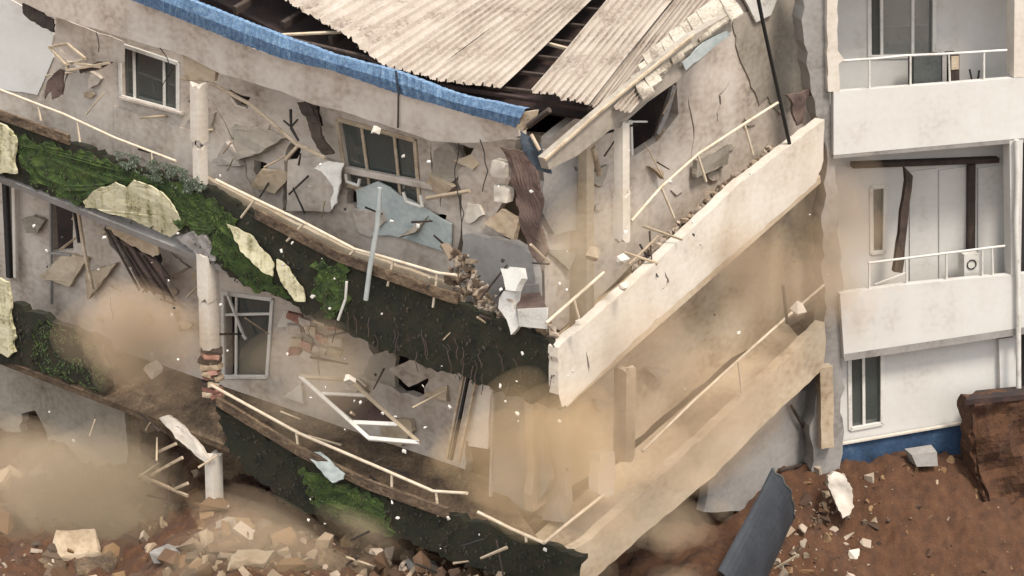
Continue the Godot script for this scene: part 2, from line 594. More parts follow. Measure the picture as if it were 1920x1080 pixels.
# ------------------------------------------------------------------ the block that still stands, on the right
func build_standing_block() -> void:
	var b := thing("standing_building", "pale block still standing on the right, with two balconies and a blue plinth", "building", on(SF, 1750, 850))
	# room walls behind the balconies
	var upper := plate("wall", SW, [1540, -60, 2000, -80, 2000, 330, 1540, 330], 0.2, M.pale, b, [[1627, -45, 1750, -48, 1749, 103, 1628, 106]])
	window(SW, [1627, -45, 1750, -48, 1749, 103, 1628, 106], [[0.2, "curtain"], [0.48, "glass"], [0.32, "glass"]], b, M.white)
	plate("wall", SW, [1540, 250, 2000, 220, 2000, 640, 1540, 660], 0.2, M.pale, b, [[1631, 350, 1658, 347, 1656, 470, 1632, 473]])
	window(SW, [1631, 350, 1658, 347, 1656, 470, 1632, 473], [[1.0, "glass"]], b, M.white)
	# the door panels of the middle storey
	for x in [[1706, 1757], [1761, 1811], [1834, 1884]]:
		plate("door_panel", shift(SW, 0.03), [x[0], 322 - (x[0] - 1706) * 0.05, x[1], 318 - (x[1] - 1706) * 0.05, x[1], 545, x[0], 545], 0.03, M.pale, b)
	stick("lintel", shift(SW, 0.1), [1598, 309, 1870, 299], 0.1, 0.2, M.wood, b)
	stick("post", shift(SW, 0.12), [1821, 308, 1820, 476], 0.15, 0.12, M.wood, b)
	# parapets and slabs
	plate("parapet", SF, [1563, 172, 1584, 171, 1774, 157, 1896, 147, 2010, 140, 2010, 252, 1896, 261, 1671, 281, 1563, 291], 0.16, M.pale, b)
	plate("parapet", SF, [1575, 551, 1698, 534, 1866, 518, 2010, 507, 2010, 610, 1911, 624, 1698, 658, 1583, 675], 0.16, M.pale, b)
	side_panel("floor_slab", [SF, 1563, 284, 2010, 246], [SW, 1563, 240, 2010, 205], 0.14, M.grey, b)
	side_panel("floor_slab", [SF, 1583, 664, 2010, 600], [SW, 1583, 620, 2010, 560], 0.14, M.grey, b)
	side_panel("ceiling", [SF, 1540, -60, 2010, -95], [SW, 1540, -100, 2010, -135], 0.14, M.grey, b)
	# pillars on the balcony face
	plate("pillar", SF, [1903, -60, 2010, -66, 2010, 140, 1901, 146], 0.35, M.cream, b)
	plate("pillar", SF, [1893, 264, 1918, 262, 1914, 516, 1896, 518], 0.3, M.pale, b)
	plate("pillar", SF, jag([1549, -40, 1571, -42, 1571, 95, 1583, 112, 1572, 120, 1574, 172, 1553, 172], 1.6, 18, 9), 0.3, M.cream, b)
	# rails
	for rl in [[[1576, 114, 1640, 110, 1700, 104, 1774, 101, 1888, 94], [[1630, 110, 1630, 168], [1707, 104, 1707, 163], [1779, 101, 1781, 158], [1845, 98, 1845, 152]]], [[1628, 493, 1700, 484, 1884, 461], [[1630, 492, 1630, 541], [1699, 484, 1700, 535], [1774, 476, 1775, 528], [1842, 467, 1842, 522], [1860, 464, 1862, 520]]]]:
		railing(shift(SF, -0.08), rl[0], rl[1], b, 0.024, M.white)
	# ground storey
	var GW := shift(SF, -0.35)
	plate("wall", GW, [1560, 600, 1905, 560, 1905, 780, 1820, 792, 1578, 834, 1540, 840], 0.25, M.pale, b, [[1590, 640, 1652, 632, 1652, 792, 1592, 803]])
	window(GW, [1590, 640, 1652, 632, 1652, 792, 1592, 803], [[0.45, "curtain"], [0.55, "glass"]], b, M.white)
	plate("plinth", shift(GW, 0.06), [1540, 840, 1578, 834, 1820, 792, 1990, 768, 1990, 940, 1540, 980], 0.3, M.plinth, b)
	stick("ledge", shift(GW, 0.09), [1576, 832, 1822, 790], 0.05, 0.07, M.cream, b)
	plate("pillar", shift(GW, 0.12), [1873, 636, 1901, 632, 1903, 742, 1876, 745], 0.3, M.pale, b)
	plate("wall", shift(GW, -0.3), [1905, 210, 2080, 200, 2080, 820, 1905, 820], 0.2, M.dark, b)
	rod("drain_pipe", shift(SF, 0.08), [1906, 262, 1908, 330, 1905, 420, 1909, 520, 1910, 735], 0.05, M.white, b, 10)
	# the torn junction where the fallen wing came away: full-height strip of bare concrete
	plate("torn_wall", shift(SF, -0.12), jag([1503, -60, 1551, -62, 1553, 60, 1556, 175, 1566, 300, 1572, 420, 1578, 560, 1580, 690, 1580, 850, 1572, 940, 1530, 950, 1518, 800, 1540, 690, 1546, 560, 1540, 420, 1552, 300, 1528, 190, 1512, 120], 5, 20, 13), 0.5, M.grey, b)
	plate("column", shift(SF, 0.1), jag([1538, 690, 1562, 688, 1564, 838, 1540, 842], 1.5, 20, 15), 0.28, M.dusty, b)
	# rooms behind, so that the panes look into a dark interior
	plate("back_wall", shift(SW, -3.0), [1400, -150, 2150, -180, 2150, 900, 1400, 940], 0.2, M.grey, b)
	# loose equipment on its balconies
	var q := shift(SF, -0.55)
	var ac := thing("air_conditioner", "dark grey air conditioner unit standing behind the upper right balcony rail", "air conditioner", on(q, 1740, 158))
	plate("casing", q, [1714, 108, 1765, 104, 1765, 166, 1714, 170], 0.3, M.slate, ac)
	plate("side_panel", shift(q, 0.012), [1767, 104, 1775, 103.4, 1775, 165, 1767, 166], 0.31, M.grey, ac)
	var ac2 := thing("air_conditioner", "small white air conditioner unit behind the lower right balcony rail", "air conditioner", on(q, 1822, 520))
	plate("casing", q, [1808, 478, 1836, 475, 1836, 524, 1808, 528], 0.28, M.white, ac2)
	var fan := MB.new()
	var fc := on(shift(q, 0.012), 1822, 496)
	var ring := []
	for k in 15: ring.append(fc + (Vector3.UP * sin(TAU * k / 14.0) + nS.cross(Vector3.UP) * cos(TAU * k / 14.0)) * 0.09)
	fan.tube(ring, 0.012, 6)
	obj("fan_guard", fan, M.dark, ac2)
	var cab := thing("wooden_cabinet", "narrow brown cabinet on the upper right balcony beside a pale panel", "cabinet", on(q, 1792, 156))
	plate("body", q, [1783, 103, 1799, 102, 1799, 160, 1783, 162], 0.3, M.wood, cab)
	plate("door", shift(q, 0.02), [1784, 106, 1798, 105, 1798, 130, 1784, 131], 0.02, M.timber, cab)
	var bro := thing("hand_tools", "two dark tool handles leaning behind the upper right balcony rail", "tools", on(q, 1828, 152))
	stick("handle", q, [1818, 130, 1824, 158], 0.03, 0.03, M.dark, bro)
	stick("handle", q, [1836, 132, 1833, 156], 0.035, 0.03, M.dark, bro)
	# the leaning dark post in the middle storey
	var lp := thing("leaning_post", "splintered dark timber post leaning in the middle right balcony", "post", on(shift(SF, -0.6), 1686, 512))
	plate("shaft", shift(SF, -0.6), jag([1697, 314, 1712, 330, 1703, 410, 1692, 512, 1676, 510, 1688, 420, 1699, 340], 1.5, 22, 3), 0.12, M.wood, lp)
	stick("batten", shift(SF, -0.5), [1640, 534, 1698, 512], 0.04, 0.03, M.white, lp)

# ------------------------------------------------------------------ the collapsing building
var B: Node3D

func build_left_wing() -> void:
	B = thing("collapsing_building", "cream balcony building breaking apart at its corner, under a tan sheet roof with blue gutter", "building", on(LF, 1048, 1000))
	# --- upper storey room wall
	var w1 := [229, 82, 338, 118, 338, 208, 231, 180]
	var w2 := [636, 222, 782, 262, 792, 385, 655, 345]
	plate("wall", LW, jag([-120, -110, 237, -20, 350, 20, 440, 60, 623, 118, 748, 155, 857, 190, 905, 205, 905, 300, 860, 320, 865, 420, 842, 560, 700, 510, 540, 460, 380, 380, 200, 300, -120, 180], 2.5, 30, 2), 0.18, M.pink, B, [w1, w2,
		crack([400, 190, 430, 250, 452, 270, 462, 330, 490, 392], 3.0, 1), crack([808, 268, 812, 320, 828, 345, 826, 388], 5.0, 2), crack([120, 172, 128, 120, 140, 84], 4.0, 3), crack([512, 250, 540, 262, 560, 268], 3.5, 4), crack([216, 212, 290, 232, 340, 250], 1.6, 5), jag([532, 300, 545, 268, 566, 272, 556, 300, 548, 352, 540, 400, 528, 404], 3, 12, 6), jag([104, 36, 140, 52, 136, 66, 110, 62], 3, 10, 7), jag([856, 270, 896, 278, 892, 330, 872, 352, 868, 316], 3, 12, 8), jag([810, 396, 838, 404, 836, 440, 818, 428], 3, 9, 9), jag([648, 352, 700, 366, 694, 394, 650, 382], 3, 10, 10), jag([576, 186, 600, 200, 606, 236, 590, 240], 3, 10, 11), jag([424, 164, 470, 182, 464, 206, 440, 198], 4, 9, 12), jag([150, 60, 200, 74, 196, 92, 170, 90], 4, 9, 13), jag([476, 300, 500, 306, 506, 352, 486, 360], 4, 9, 14)])
	window(LW, w1, [[0.22, "curtain"], [0.52, "glass"], [0.26, "curtain"]], B, M.white)
	window(LW, w2, [[0.3, "curtain"], [0.42, "glass"], [0.28, "curtain"]], B, M.timber)
	stick("window_sill", shift(LW, 0.05), [226, 183, 343, 213], 0.06, 0.08, M.pink, B)
	stick("window_sill", shift(LW, 0.06), [652, 318, 815, 350], 0.12, 0.14, M.pink, B)
	# pale plaster field at the far left
	plate("plaster_panel", shift(LW, 0.03), jag([-60, -40, 96, 40, 100, 108, 78, 160, 70, 178, -60, 160], 3, 20, 6), 0.05, M.pale, B)
	plate("plaster_panel", shift(LW, 0.025), jag([213, 198, 360, 246, 362, 330, 214, 282], 1.5, 25, 8), 0.05, M.pink, B)
	# blue-grey lining board below the second window
	plate("lining_board", shift(LW, 0.08), jag([668, 356, 708, 340, 846, 420, 842, 476, 760, 448, 668, 432], 2, 22, 10), 0.03, M.sheet, B)
	plate("lining_board", shift(LW, 0.14), jag([540, 300, 600, 292, 634, 312, 638, 352, 618, 398, 536, 396], 2, 22, 12), 0.03, M.pink, B)
	# broken boards of the ceiling that hang over the balcony
	plate("ceiling_board", shift(LF, -0.5), jag([232, 0, 352, 40, 340, 72, 318, 96, 240, 82, 228, 40], 2, 25, 14), 0.03, M.cream, B)
	plate("ceiling_board", shift(LF, -0.35), jag([342, 96, 408, 104, 402, 152, 348, 150], 1.5, 25, 16), 0.03, M.dusty, B)
	plate("ceiling_board", shift(LF, -0.7), jag([106, 30, 138, 44, 230, 78, 232, 118, 150, 118, 105, 84], 2.5, 20, 18), 0.03, M.pink, B)
	# eave beam below the gutter
	plate("eave_beam", shift(LF, -0.16), jag([-40, -90, 237, -6, 340, 36, 500, 100, 623, 130, 748, 174, 857, 204, 972, 236, 972, 256, 923, 265, 860, 268, 807, 264, 740, 241, 660, 214, 587, 196, 527, 171, 413, 138, 340, 101, 230, 70, 100, 31, -40, -30], 1.3, 26, 20), 0.2, M.pink, B)
	# the seam below the gutter's joint
	stick("seam_strip", shift(LF, -0.13), [747, 178, 746, 240], 0.02, 0.03, M.wood, B)
	# deep blue gutter
	build_gutter()
	# --- upper parapet with its moss
	plate("parapet", LF, jag([-80, 196, 0, 220, 130, 268, 260, 316, 380, 350, 480, 407, 537, 437, 633, 487, 713, 517, 813, 553, 857, 567, 960, 610, 1036, 642, 1042, 690, 1050, 770, 930, 735, 870, 706, 800, 690, 700, 648, 590, 600, 550, 572, 430, 520, 350, 440, 150, 385, 20, 335, -80, 310], 4.5, 9, 22), 0.18, M.mossy, B)
	side_panel("floor_slab", [LF, -80, 300, 1046, 752], [LW, -80, 190, 900, 560], 0.16, M.grey, B)
	stick("parapet_cap", shift(LF, 0.03), [480, 400, 537, 430, 633, 480, 713, 510, 813, 546, 857, 560], 0.2, 0.06, M.mud, B)
	stick("parapet_cap", shift(LF, 0.03), [-80, 188, 20, 222, 130, 262], 0.2, 0.06, M.mud, B)
	plate("inner_kerb", shift(LF, -0.3), jag([380, 330, 480, 382, 640, 462, 860, 540, 860, 590, 640, 520, 480, 440, 380, 380], 1.5, 25, 24), 0.1, M.dusty, B)
	railing(shift(LF, 0.0), [405, 337, 480, 374, 560, 412, 665, 467, 720, 482, 822, 512, 856, 516], [[478, 374, 452, 408], [569, 420, 538, 452], [664, 470, 640, 494], [737, 488, 727, 536], [820, 512, 812, 576]], B)
	railing(shift(LF, 0.02), [0, 168, 120, 214, 215, 258, 330, 302], [[72, 200, 77, 226], [145, 226, 150, 266], [285, 286, 286, 308]], B, 0.024)
	# columns on the balcony edge
	column("column", shift(LF, -0.05), [373, 158, 374, 262], 0.24, M.cream, 31)
	column("column", shift(LF, -0.05), [375, 276, 376, 342], 0.2, M.cream, 32)
	rod("reinforcement", shift(LF, -0.15), [366, 236, 367, 284], 0.014, M.wood, B, 5)
	rod("reinforcement", shift(LF, -0.15), [380, 238, 379, 284], 0.014, M.wood, B, 5)
	# --- the ruined corner of the upper storey
	plate("corner_wall", shift(LW, 0.1), jag([905, 250, 968, 262, 960, 330, 930, 400, 948, 450, 868, 452, 860, 320], 3, 20, 33), 0.16, M.pink, B)
	plate("corner_wall", shift(RW, 0.15), jag([1018, 280, 1084, 290, 1082, 430, 1040, 440, 1018, 400], 3, 20, 34), 0.16, M.grey, B)
	plate("corner_wall", shift(LW, 0.5), jag([868, 440, 960, 454, 1000, 480, 1004, 560, 940, 600, 862, 560], 3, 18, 35), 0.18, M.grey, B)
	plate("floor_fill", shift(LW, -0.6), [840, 240, 1100, 260, 1100, 700, 840, 640], 0.2, M.dusty, B)
	# --- middle storey
	var w3 := [422, 548, 515, 560, 505, 705, 424, 705]
	plate("wall", LW, jag([-120, 270, 60, 320, 380, 420, 700, 540, 1000, 660, 1060, 700, 1060, 980, 900, 960, 660, 870, 380, 770, 60, 640, -120, 600], 2, 30, 40), 0.18, M.pink, B, [w3, crack([560, 560, 572, 620, 600, 660, 596, 720], 5.0, 10), crack([206, 555, 212, 590, 208, 610], 3.0, 11), jag([872, 826, 922, 838, 918, 940, 872, 930], 2, 10, 12), jag([690, 640, 760, 662, 800, 690, 796, 742, 750, 738, 708, 700], 6, 12, 13), jag([196, 420, 240, 428, 300, 470, 322, 530, 290, 520, 240, 500, 206, 460], 4, 14, 14), jag([92, 380, 136, 392, 138, 470, 96, 470], 1, 14, 15)])
	window(LW, w3, [[0.25, "open"], [0.75, "glass"]], B, M.white)
	stick("window_transom", shift(LW, 0.0), [424, 590, 510, 588], 0.05, 0.06, M.white, B)
	stick("loose_bar", shift(LW, 0.1), [424, 546, 457, 630, 462, 636], 0.05, 0.05, M.white, B)
	stick("door_jamb", shift(LW, 0.1), [9, 320, 18, 520], 0.14, 0.1, M.dark, B)
	stick("door_jamb", shift(LW, 0.12), [26, 330, 30, 520], 0.1, 0.08, M.cream, B)
	stick("door_jamb", shift(LW, 0.1), [95, 370, 97, 570], 0.05, 0.06, M.grey, B)
	stick("door_rail", shift(LW, 0.1), [93, 474, 134, 478], 0.05, 0.06, M.grey, B)
	stick("door_jamb", shift(LF, -0.5), [145, 385, 158, 470, 174, 542], 0.07, 0.06, M.timber, B)
	stick("door_jamb", shift(LF, -0.55), [138, 385, 148, 455], 0.06, 0.05, M.dark, B)
	column("column", shift(LF, -0.06), [389, 478, 391, 560], 0.3, M.cream, 41)
	column("column", shift(LF, -0.06), [391, 560, 393, 652], 0.27, M.cream, 42)
	brick_core(shift(LF, -0.08), [393, 648, 398, 745])
	column("column", shift(LF, -0.06), [400, 850, 404, 985], 0.25, M.cream, 43)
	# --- lower parapet, torn in two
	plate("parapet", LF, jag([-60, 540, 20, 568, 60, 584, 190, 638, 216, 682, 192, 740, 100, 704, 20, 682, -60, 660], 6, 10, 50), 0.18, M.mossy, B)
	plate("parapet", LF, jag([404, 762, 470, 800, 560, 858, 700, 928, 850, 968, 1000, 1020, 1090, 1044, 1070, 1100, 950, 1090, 760, 1012, 640, 985, 540, 950, 430, 850], 6, 10, 52), 0.18, M.mossy, B)
	stick("parapet_cap", shift(LF, 0.03), [408, 752, 560, 845, 690, 908, 840, 962], 0.2, 0.07, M.mud, B)
	side_panel("floor_slab", [LF, -60, 650, 1060, 1080], [LW, -60, 560, 930, 900], 0.16, M.mud, B)
	railing(LF, [392, 720, 560, 812, 700, 872, 812, 921, 876, 925], [[556, 812, 560, 850], [735, 890, 734, 935], [818, 922, 822, 968]], B, 0.03)
	railing(shift(LF, 0.0), [896, 960, 960, 992, 1020, 1018], [[986, 1004, 987, 1016]], B, 0.03)
	# --- lowest storey
	plate("wall", LW, jag([-120, 560, 60, 640, 235, 740, 240, 850, 230, 930, 110, 920, 75, 860, 20, 845, -120, 840], 4, 24, 60), 0.18, M.greige, B, [jag([40, 776, 66, 770, 82, 800, 96, 838, 120, 850, 90, 858, 36, 850], 3, 12, 61)])
	plate("wall", shift(LW, -0.1), jag([240, 740, 600, 860, 1000, 1000, 1000, 1150, 600, 1080, 240, 1000], 4, 30, 62), 0.18, M.mud, B, [jag([262, 806, 310, 812, 392, 880, 400, 950, 330, 940, 270, 900], 5, 14, 63)])
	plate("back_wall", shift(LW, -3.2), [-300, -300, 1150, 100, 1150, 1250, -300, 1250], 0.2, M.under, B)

func column(called: String, pl: Plane, a: Array, w: float, m: Material, sd: int) -> void:
	# a square pier whose broken ends are uneven
	var p := on(pl, a[0], a[1])
	var q := on(pl, a[2], a[3])
	var g := RandomNumberGenerator.new()
	g.seed = sd
	var mb := MB.new()
	var d := (q - p)
	var s := d.normalized().cross(pl.normal).normalized()
	var u := pl.normal
	var rows := 4
	var grid := []
	for r in rows + 1:
		var c := p + d * (r / float(rows))
		var ring := []
		for k in 12:
			var t := TAU * (k + 0.5) / 12.0
			var x := clampf(cos(t) * 1.35, -1, 1)
			var y := clampf(sin(t) * 1.35, -1, 1)
			var e := Vector3.ZERO
			if r == 0 or r == rows: e = d.normalized() * g.randf_range(-0.07, 0.07)
			ring.append(c + (s * x + u * y) * w * 0.5 * g.randf_range(0.985, 1.0) + e)
		grid.append(ring)
	for r in rows:
		for k in 12:
			var j := (k + 1) % 12
			mb.quad(grid[r][k], grid[r][j], grid[r + 1][j], grid[r + 1][k], grid[r][k] - (p + d * (r / float(rows))))
	for e in [[0, -1.0], [rows, 1.0]]:
		var mid: Vector3 = p + d * (e[0] / float(rows))
		for k in 12: mb.face(grid[e[0]][k], grid[e[0]][(k + 1) % 12], mid, d * e[1])
	obj(called, mb, m, B)

func brick_core(pl: Plane, a: Array) -> void:
	# the broken middle of the pier: uneven courses of brick and clinging mortar
	var holder := Node3D.new()
	holder.name = "broken_pier"
	B.add_child(holder)
	var p := on(pl, a[0], a[1])
	var q := on(pl, a[2], a[3])
	holder.position = q - at_world(B)
	var g := RandomNumberGenerator.new()
	g.seed = 4
	for r in 9:
		for k in 2:
			var c := p.lerp(q, (r + 0.5) / 9.0) + Vector3(g.randf_range(-0.05, 0.05) + (k - 0.5) * 0.17, g.randf_range(-0.02, 0.02), g.randf_range(-0.05, 0.05))
			var mb := MB.new()
			mb.lump(c, Vector3(0.2, 0.085, 0.2), Basis(Vector3.UP, g.randf_range(-0.5, 0.5)) * Basis(Vector3.FORWARD, g.randf_range(-0.3, 0.3)), r * 2 + k, 0.2)
			obj("brick", mb, [M.brick, M.dusty, M.wood][g.randi() % 3], holder)

func build_gutter() -> void:
	var holder := Node3D.new()
	holder.name = "gutter"
	B.add_child(holder)
	var G := shift(LF, 0.06)
	holder.position = on(G, 748, 155) - at_world(B)
	var top := [240, -44, 350, -2, 440, 33, 532, 69, 627, 103, 740, 133, 857, 177, 987, 205]
	var bot := [237, -4, 340, 36, 440, 77, 532, 111, 623, 132, 748, 176, 857, 207, 972, 240]
	# seven lengths, each pressed with shallow upright ribs
	for k in 7:
		var mb := MB.new()
		var n := 26
		for j in n:
			var t0 := j / float(n)
			var t1 := (j + 1) / float(n)
			var e: Array = []
			for t in [t0, t1]:
				var dep: float = 0.0 if int(t * n) % 3 else 0.022
				var a: Vector2 = Vector2(top[k * 2], top[k * 2 + 1]).lerp(Vector2(top[k * 2 + 2], top[k * 2 + 3]), t)
				var c: Vector2 = Vector2(bot[k * 2], bot[k * 2 + 1]).lerp(Vector2(bot[k * 2 + 2], bot[k * 2 + 3]), t)
				var pa := on(G, a.x, a.y) + nL * dep
				var pc := on(G, c.x, c.y) + nL * dep
				var pm: Vector3 = pa.lerp(pc, 0.45) + nL * 0.05
				e.append([pa - nL * 0.1, pa, pm, pc, pc - nL * 0.16])
			for r in 4:
				var out: Vector3 = nL + Vector3.UP * [0.6, 0.2, -0.1, -1.0][r]
				mb.quad(e[0][r], e[1][r], e[1][r + 1], e[0][r + 1], out)
		mb.crumple(0.035, 1.6, 8, nL * 0.6 + Vector3.UP * 0.4, 0)
		obj("gutter_length", mb, M.blue, holder)
	# the open end and the strap at the joint
	plate("end_cap", shift(G, 0.02), jag([974, 212, 1000, 208, 996, 226, 978, 246, 968, 240], 1.5, 14, 3), 0.14, M.timber, holder)
	stick("joint_strap", shift(G, 0.06), [742, 132, 748, 178], 0.04, 0.02, M.navy, holder)

func build_right_wing() -> void:
	# --- upper storey wall with the burst window
	var hole := [1176, 226, 1216, 190, 1268, 150, 1272, 214, 1236, 262, 1190, 292, 1178, 282]
	plate("wall", RW, jag([1030, 260, 1200, 130, 1380, 0, 1420, -40, 1560, -120, 1560, 210, 1470, 300, 1380, 380, 1250, 470, 1120, 560, 1050, 620, 1020, 600], 2, 30, 70), 0.18, M.pink, B, [hole, crack([1368, 150, 1350, 180, 1346, 230], 4.0, 7), crack([1290, 180, 1300, 240, 1296, 300], 3.0, 8), crack([1420, 120, 1440, 160, 1430, 200], 3.0, 9)])
	plate("wall_panel", shift(RW, 0.03), jag([1376, 34, 1510, -30, 1514, 190, 1462, 214, 1440, 180, 1424, 196, 1406, 150, 1392, 120, 1380, 84], 4, 12, 71), 0.03, M.greige, B)
	plate("plaster_panel", shift(RW, 0.1), [1380, -30, 1480, -60, 1446, 28, 1418, 42, 1404, 12], 0.05, M.white, B)
	stick("torn_curtain", shift(RW, 0.02), [1264, 160, 1250, 210, 1232, 252], 0.12, 0.05, M.grey, B)
	stick("torn_curtain", shift(RW, 0.03), [1254, 166, 1242, 206, 1226, 254], 0.05, 0.05, M.wood, B)
	stick("window_frame", shift(RW, 0.05), [1182, 226, 1184, 290], 0.06, 0.06, M.white, B)
	stick("window_frame", shift(RW, 0.05), [1176, 228, 1212, 228], 0.03, 0.05, M.white, B)
	plate("broken_corner_post", shift(RW, 0.12), jag([1086, 270, 1110, 262, 1112, 440, 1086, 450], 2, 22, 72), 0.12, M.dusty, B)
	# --- eave board along the verge
	plate("eave_board", shift(RF, -0.05), [1023, 297, 1120, 214, 1210, 139, 1300, 66, 1368, 26, 1372, 58, 1270, 152, 1173, 221, 1082, 292, 1030, 318], 0.16, M.greige, B)
	stick("verge_trim", shift(RF, 0.0), [1021, 300, 1120, 213, 1210, 138, 1300, 66], 0.05, 0.05, M.timber, B)
	plate("eave_board", shift(RF, 0.04), jag([1280, 118, 1320, 80, 1364, 58, 1370, 66, 1330, 96, 1286, 132], 1.5, 18, 73), 0.03, M.sheet, B)
	# --- upper parapet
	plate("parapet", RF, jag([1046, 652, 1120, 590, 1200, 520, 1290, 436, 1380, 350, 1470, 280, 1546, 224, 1544, 300, 1530, 342, 1470, 395, 1390, 462, 1290, 548, 1200, 628, 1120, 706, 1056, 770, 1048, 740], 1.5, 13, 74), 0.2, M.cream, B, [crack([1246, 510, 1252, 530, 1240, 548], 5.0, 21), crack([1098, 660, 1104, 700], 4.0, 23)])
	for rb in [[1052, 664, 1030, 640, 1028, 616], [1050, 700, 1034, 706, 1030, 730], [1054, 690, 1046, 660, 1050, 640], [1050, 740, 1038, 748]]:
		rod("reinforcement", shift(RF, -0.08), rb, 0.012, M.wood, B, 5)
	side_panel("floor_slab", [RF, 1054, 756, 1538, 330], [RW, 980, 690, 1470, 260], 0.14, M.dusty, B)
	railing(shift(RF, -0.08), [1184, 414, 1240, 350, 1310, 288, 1396, 232, 1462, 190], [[1240, 352, 1264, 408], [1308, 290, 1324, 340], [1396, 234, 1412, 290]], B, 0.026)
	railing(shift(RF, -0.08), [1024, 606, 1076, 560, 1132, 511], [[1076, 562, 1086, 600]], B, 0.028)
	column("column", shift(RF, -0.12), [1166, 232, 1166, 360], 0.19, M.cream, 75)
	column("column", shift(RF, -0.12), [1166, 360, 1166, 452], 0.21, M.cream, 76)
	# --- middle storey
	plate("wall", RW, jag([1030, 640, 1250, 440, 1560, 200, 1560, 540, 1350, 690, 1150, 860, 1000, 960, 1000, 700], 3, 30, 80), 0.18, M.dusty, B)
	column("column", shift(RF, -0.12), [1172, 690, 1170, 860], 0.28, M.dusty, 81)
	plate("corner_wall", shift(LW, 0.25), jag([925, 730, 1000, 745, 1010, 800, 1030, 900, 1000, 960, 920, 940], 3, 22, 82), 0.16, M.grey, B)
	# --- lower parapet, covered in dust
	plate("parapet", RF, jag([1050, 1046, 1110, 1010, 1180, 944, 1280, 856, 1400, 744, 1546, 604, 1548, 650, 1542, 694, 1440, 788, 1330, 900, 1220, 990, 1120, 1080, 1060, 1130], 1.6, 15, 84), 0.2, M.dusty, B)
	side_panel("floor_slab", [RF, 1056, 1110, 1540, 680], [RW, 960, 1040, 1470, 600], 0.14, M.dusty, B)
	railing(shift(RF, -0.05), [1204, 846, 1300, 752, 1390, 670, 1478, 592, 1545, 534], [[1384, 676, 1391, 736]], B, 0.026)
	railing(shift(RF, -0.05), [1020, 1018, 1076, 972, 1132, 928], [], B, 0.028)
	plate("pier_stub", shift(RF, -0.1), jag([1124, 852, 1152, 846, 1152, 926, 1138, 934, 1122, 926], 2, 14, 85), 0.2, M.cream, B)
	# --- lowest storey
	plate("wall", shift(RF, -0.6), jag([1340, 860, 1480, 740, 1530, 730, 1530, 900, 1500, 930, 1400, 960, 1320, 960], 3, 24, 86), 0.18, M.grey, B)
	plate("wall", shift(RW, -0.1), jag([960, 1000, 1200, 880, 1560, 560, 1560, 960, 1300, 1250, 960, 1250], 3, 30, 87), 0.18, M.mud, B)
	stick("loose_bar", shift(RF, -0.5), [1483, 760, 1518, 818], 0.05, 0.05, M.wood, B)
	stick("loose_bar", shift(RF, -0.5), [1462, 882, 1516, 868], 0.05, 0.05, M.wood, B)
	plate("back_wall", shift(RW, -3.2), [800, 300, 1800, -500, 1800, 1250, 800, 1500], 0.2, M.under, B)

func build_roof() -> void:
	var A := on(LF, 1022, 262)
	var Bp := on(LF, 250, -30)
	var Cp := on(RF, 1395, 22)
	var R := Plane(A, Bp, Cp)
	if R.normal.y < 0: R = -R
	print("roof normal ", R.normal)
	var roof := Node3D.new()
	roof.name = "roof"
	B.add_child(roof)
	roof.position = A - at_world(B)
	# lower and upper pixel ends of the lines between the sheets: [x0, y0, x1, y1]
	var main := [[330, -90, 640, -270], [420, -45, 760, -240], [515, -4, 850, -205], [596, 42, 980, -190], [672, 88, 1080, -165], [738, 132, 1150, -150], [800, 146, 1180, -140], [868, 158, 1230, -130], [936, 166, 1262, -145]]
	for k in main.size() - 1: roof_sheet(R, main[k], main[k + 1], roof, k)
	var second := [[994, 178, 1270, -150], [1050, 186, 1330, -150], [1104, 194, 1380, -150]]
	for k in 2: roof_sheet(shift(R, 0.02), second[k], second[k + 1], roof, 20 + k)
	for k in 3:
		roof_sheet(shift(R, -0.1), [1100 + k * 26, 200 + k * 6, 1290 + k * 44, -60], [1130 + k * 26, 206 + k * 6, 1334 + k * 44, -60], roof, 30 + k)
	# underlay and battens seen through the gaps
	plate("underlay", shift(R, -0.55), [200, -200, 330, -40, 560, 80, 760, 160, 1000, 206, 1110, 222, 1560, -160, 1560, -400, 600, -400], 0.05, M.under, roof)
	for k in 6:
		var y := 168.0 - k * 30.0
		stick("batten", shift(R, -0.16), [940 + k * 30 - 30, y - 6, 1030 + k * 30, y + 8], 0.05, 0.07, M.wood, roof)
	stick("batten", shift(R, -0.1), [1020, 80, 1066, 92], 0.05, 0.06, M.timber, roof)
	for k in 5:
		stick("rafter", shift(R, -0.3), [440 + k * 90, 20 + k * 28, 800 + k * 90, -190 + k * 28], 0.1, 0.16, M.wood, roof)
	stick("eave_batten", shift(R, -0.18), [510, 66, 690, 108, 745, 140], 0.07, 0.07, M.wood, roof)
	stick("eave_batten", shift(R, -0.12), [514, 66, 640, 60], 0.06, 0.04, M.dusty, roof)
	stick("eave_batten", shift(R, -0.14), [740, 142, 860, 166, 990, 186, 1110, 206], 0.07, 0.07, M.under, roof)
	# short stepped tiles along the verge
	var spots := [[1190, 150, 40, 34], [1204, 128, 44, 40], [1212, 108, 46, 42], [1228, 96, 48, 44], [1246, 82, 50, 44], [1262, 66, 52, 46], [1280, 54, 54, 46], [1296, 40, 56, 46], [1314, 26, 56, 48], [1334, 12, 58, 50], [1356, 2, 60, 52]]
	for k in spots.size():
		var s: Array = spots[k]
		var x: float = s[0]
		var y: float = s[1]
		var wv := 20.0
		plate("verge_tile", Plane((R.normal + Vector3(rng.randf_range(-0.1, 0.1), 0, rng.randf_range(-0.1, 0.1))).normalized(), on(shift(R, 0.05 + 0.03 * (k % 3)), x, y)), jag([x - 8, y - 6, x + wv - 8, y - 20, x + wv + 18, y + 22, x + 16, y + 36], 1.5, 16, 200 + k), 0.04, M.tile, roof)

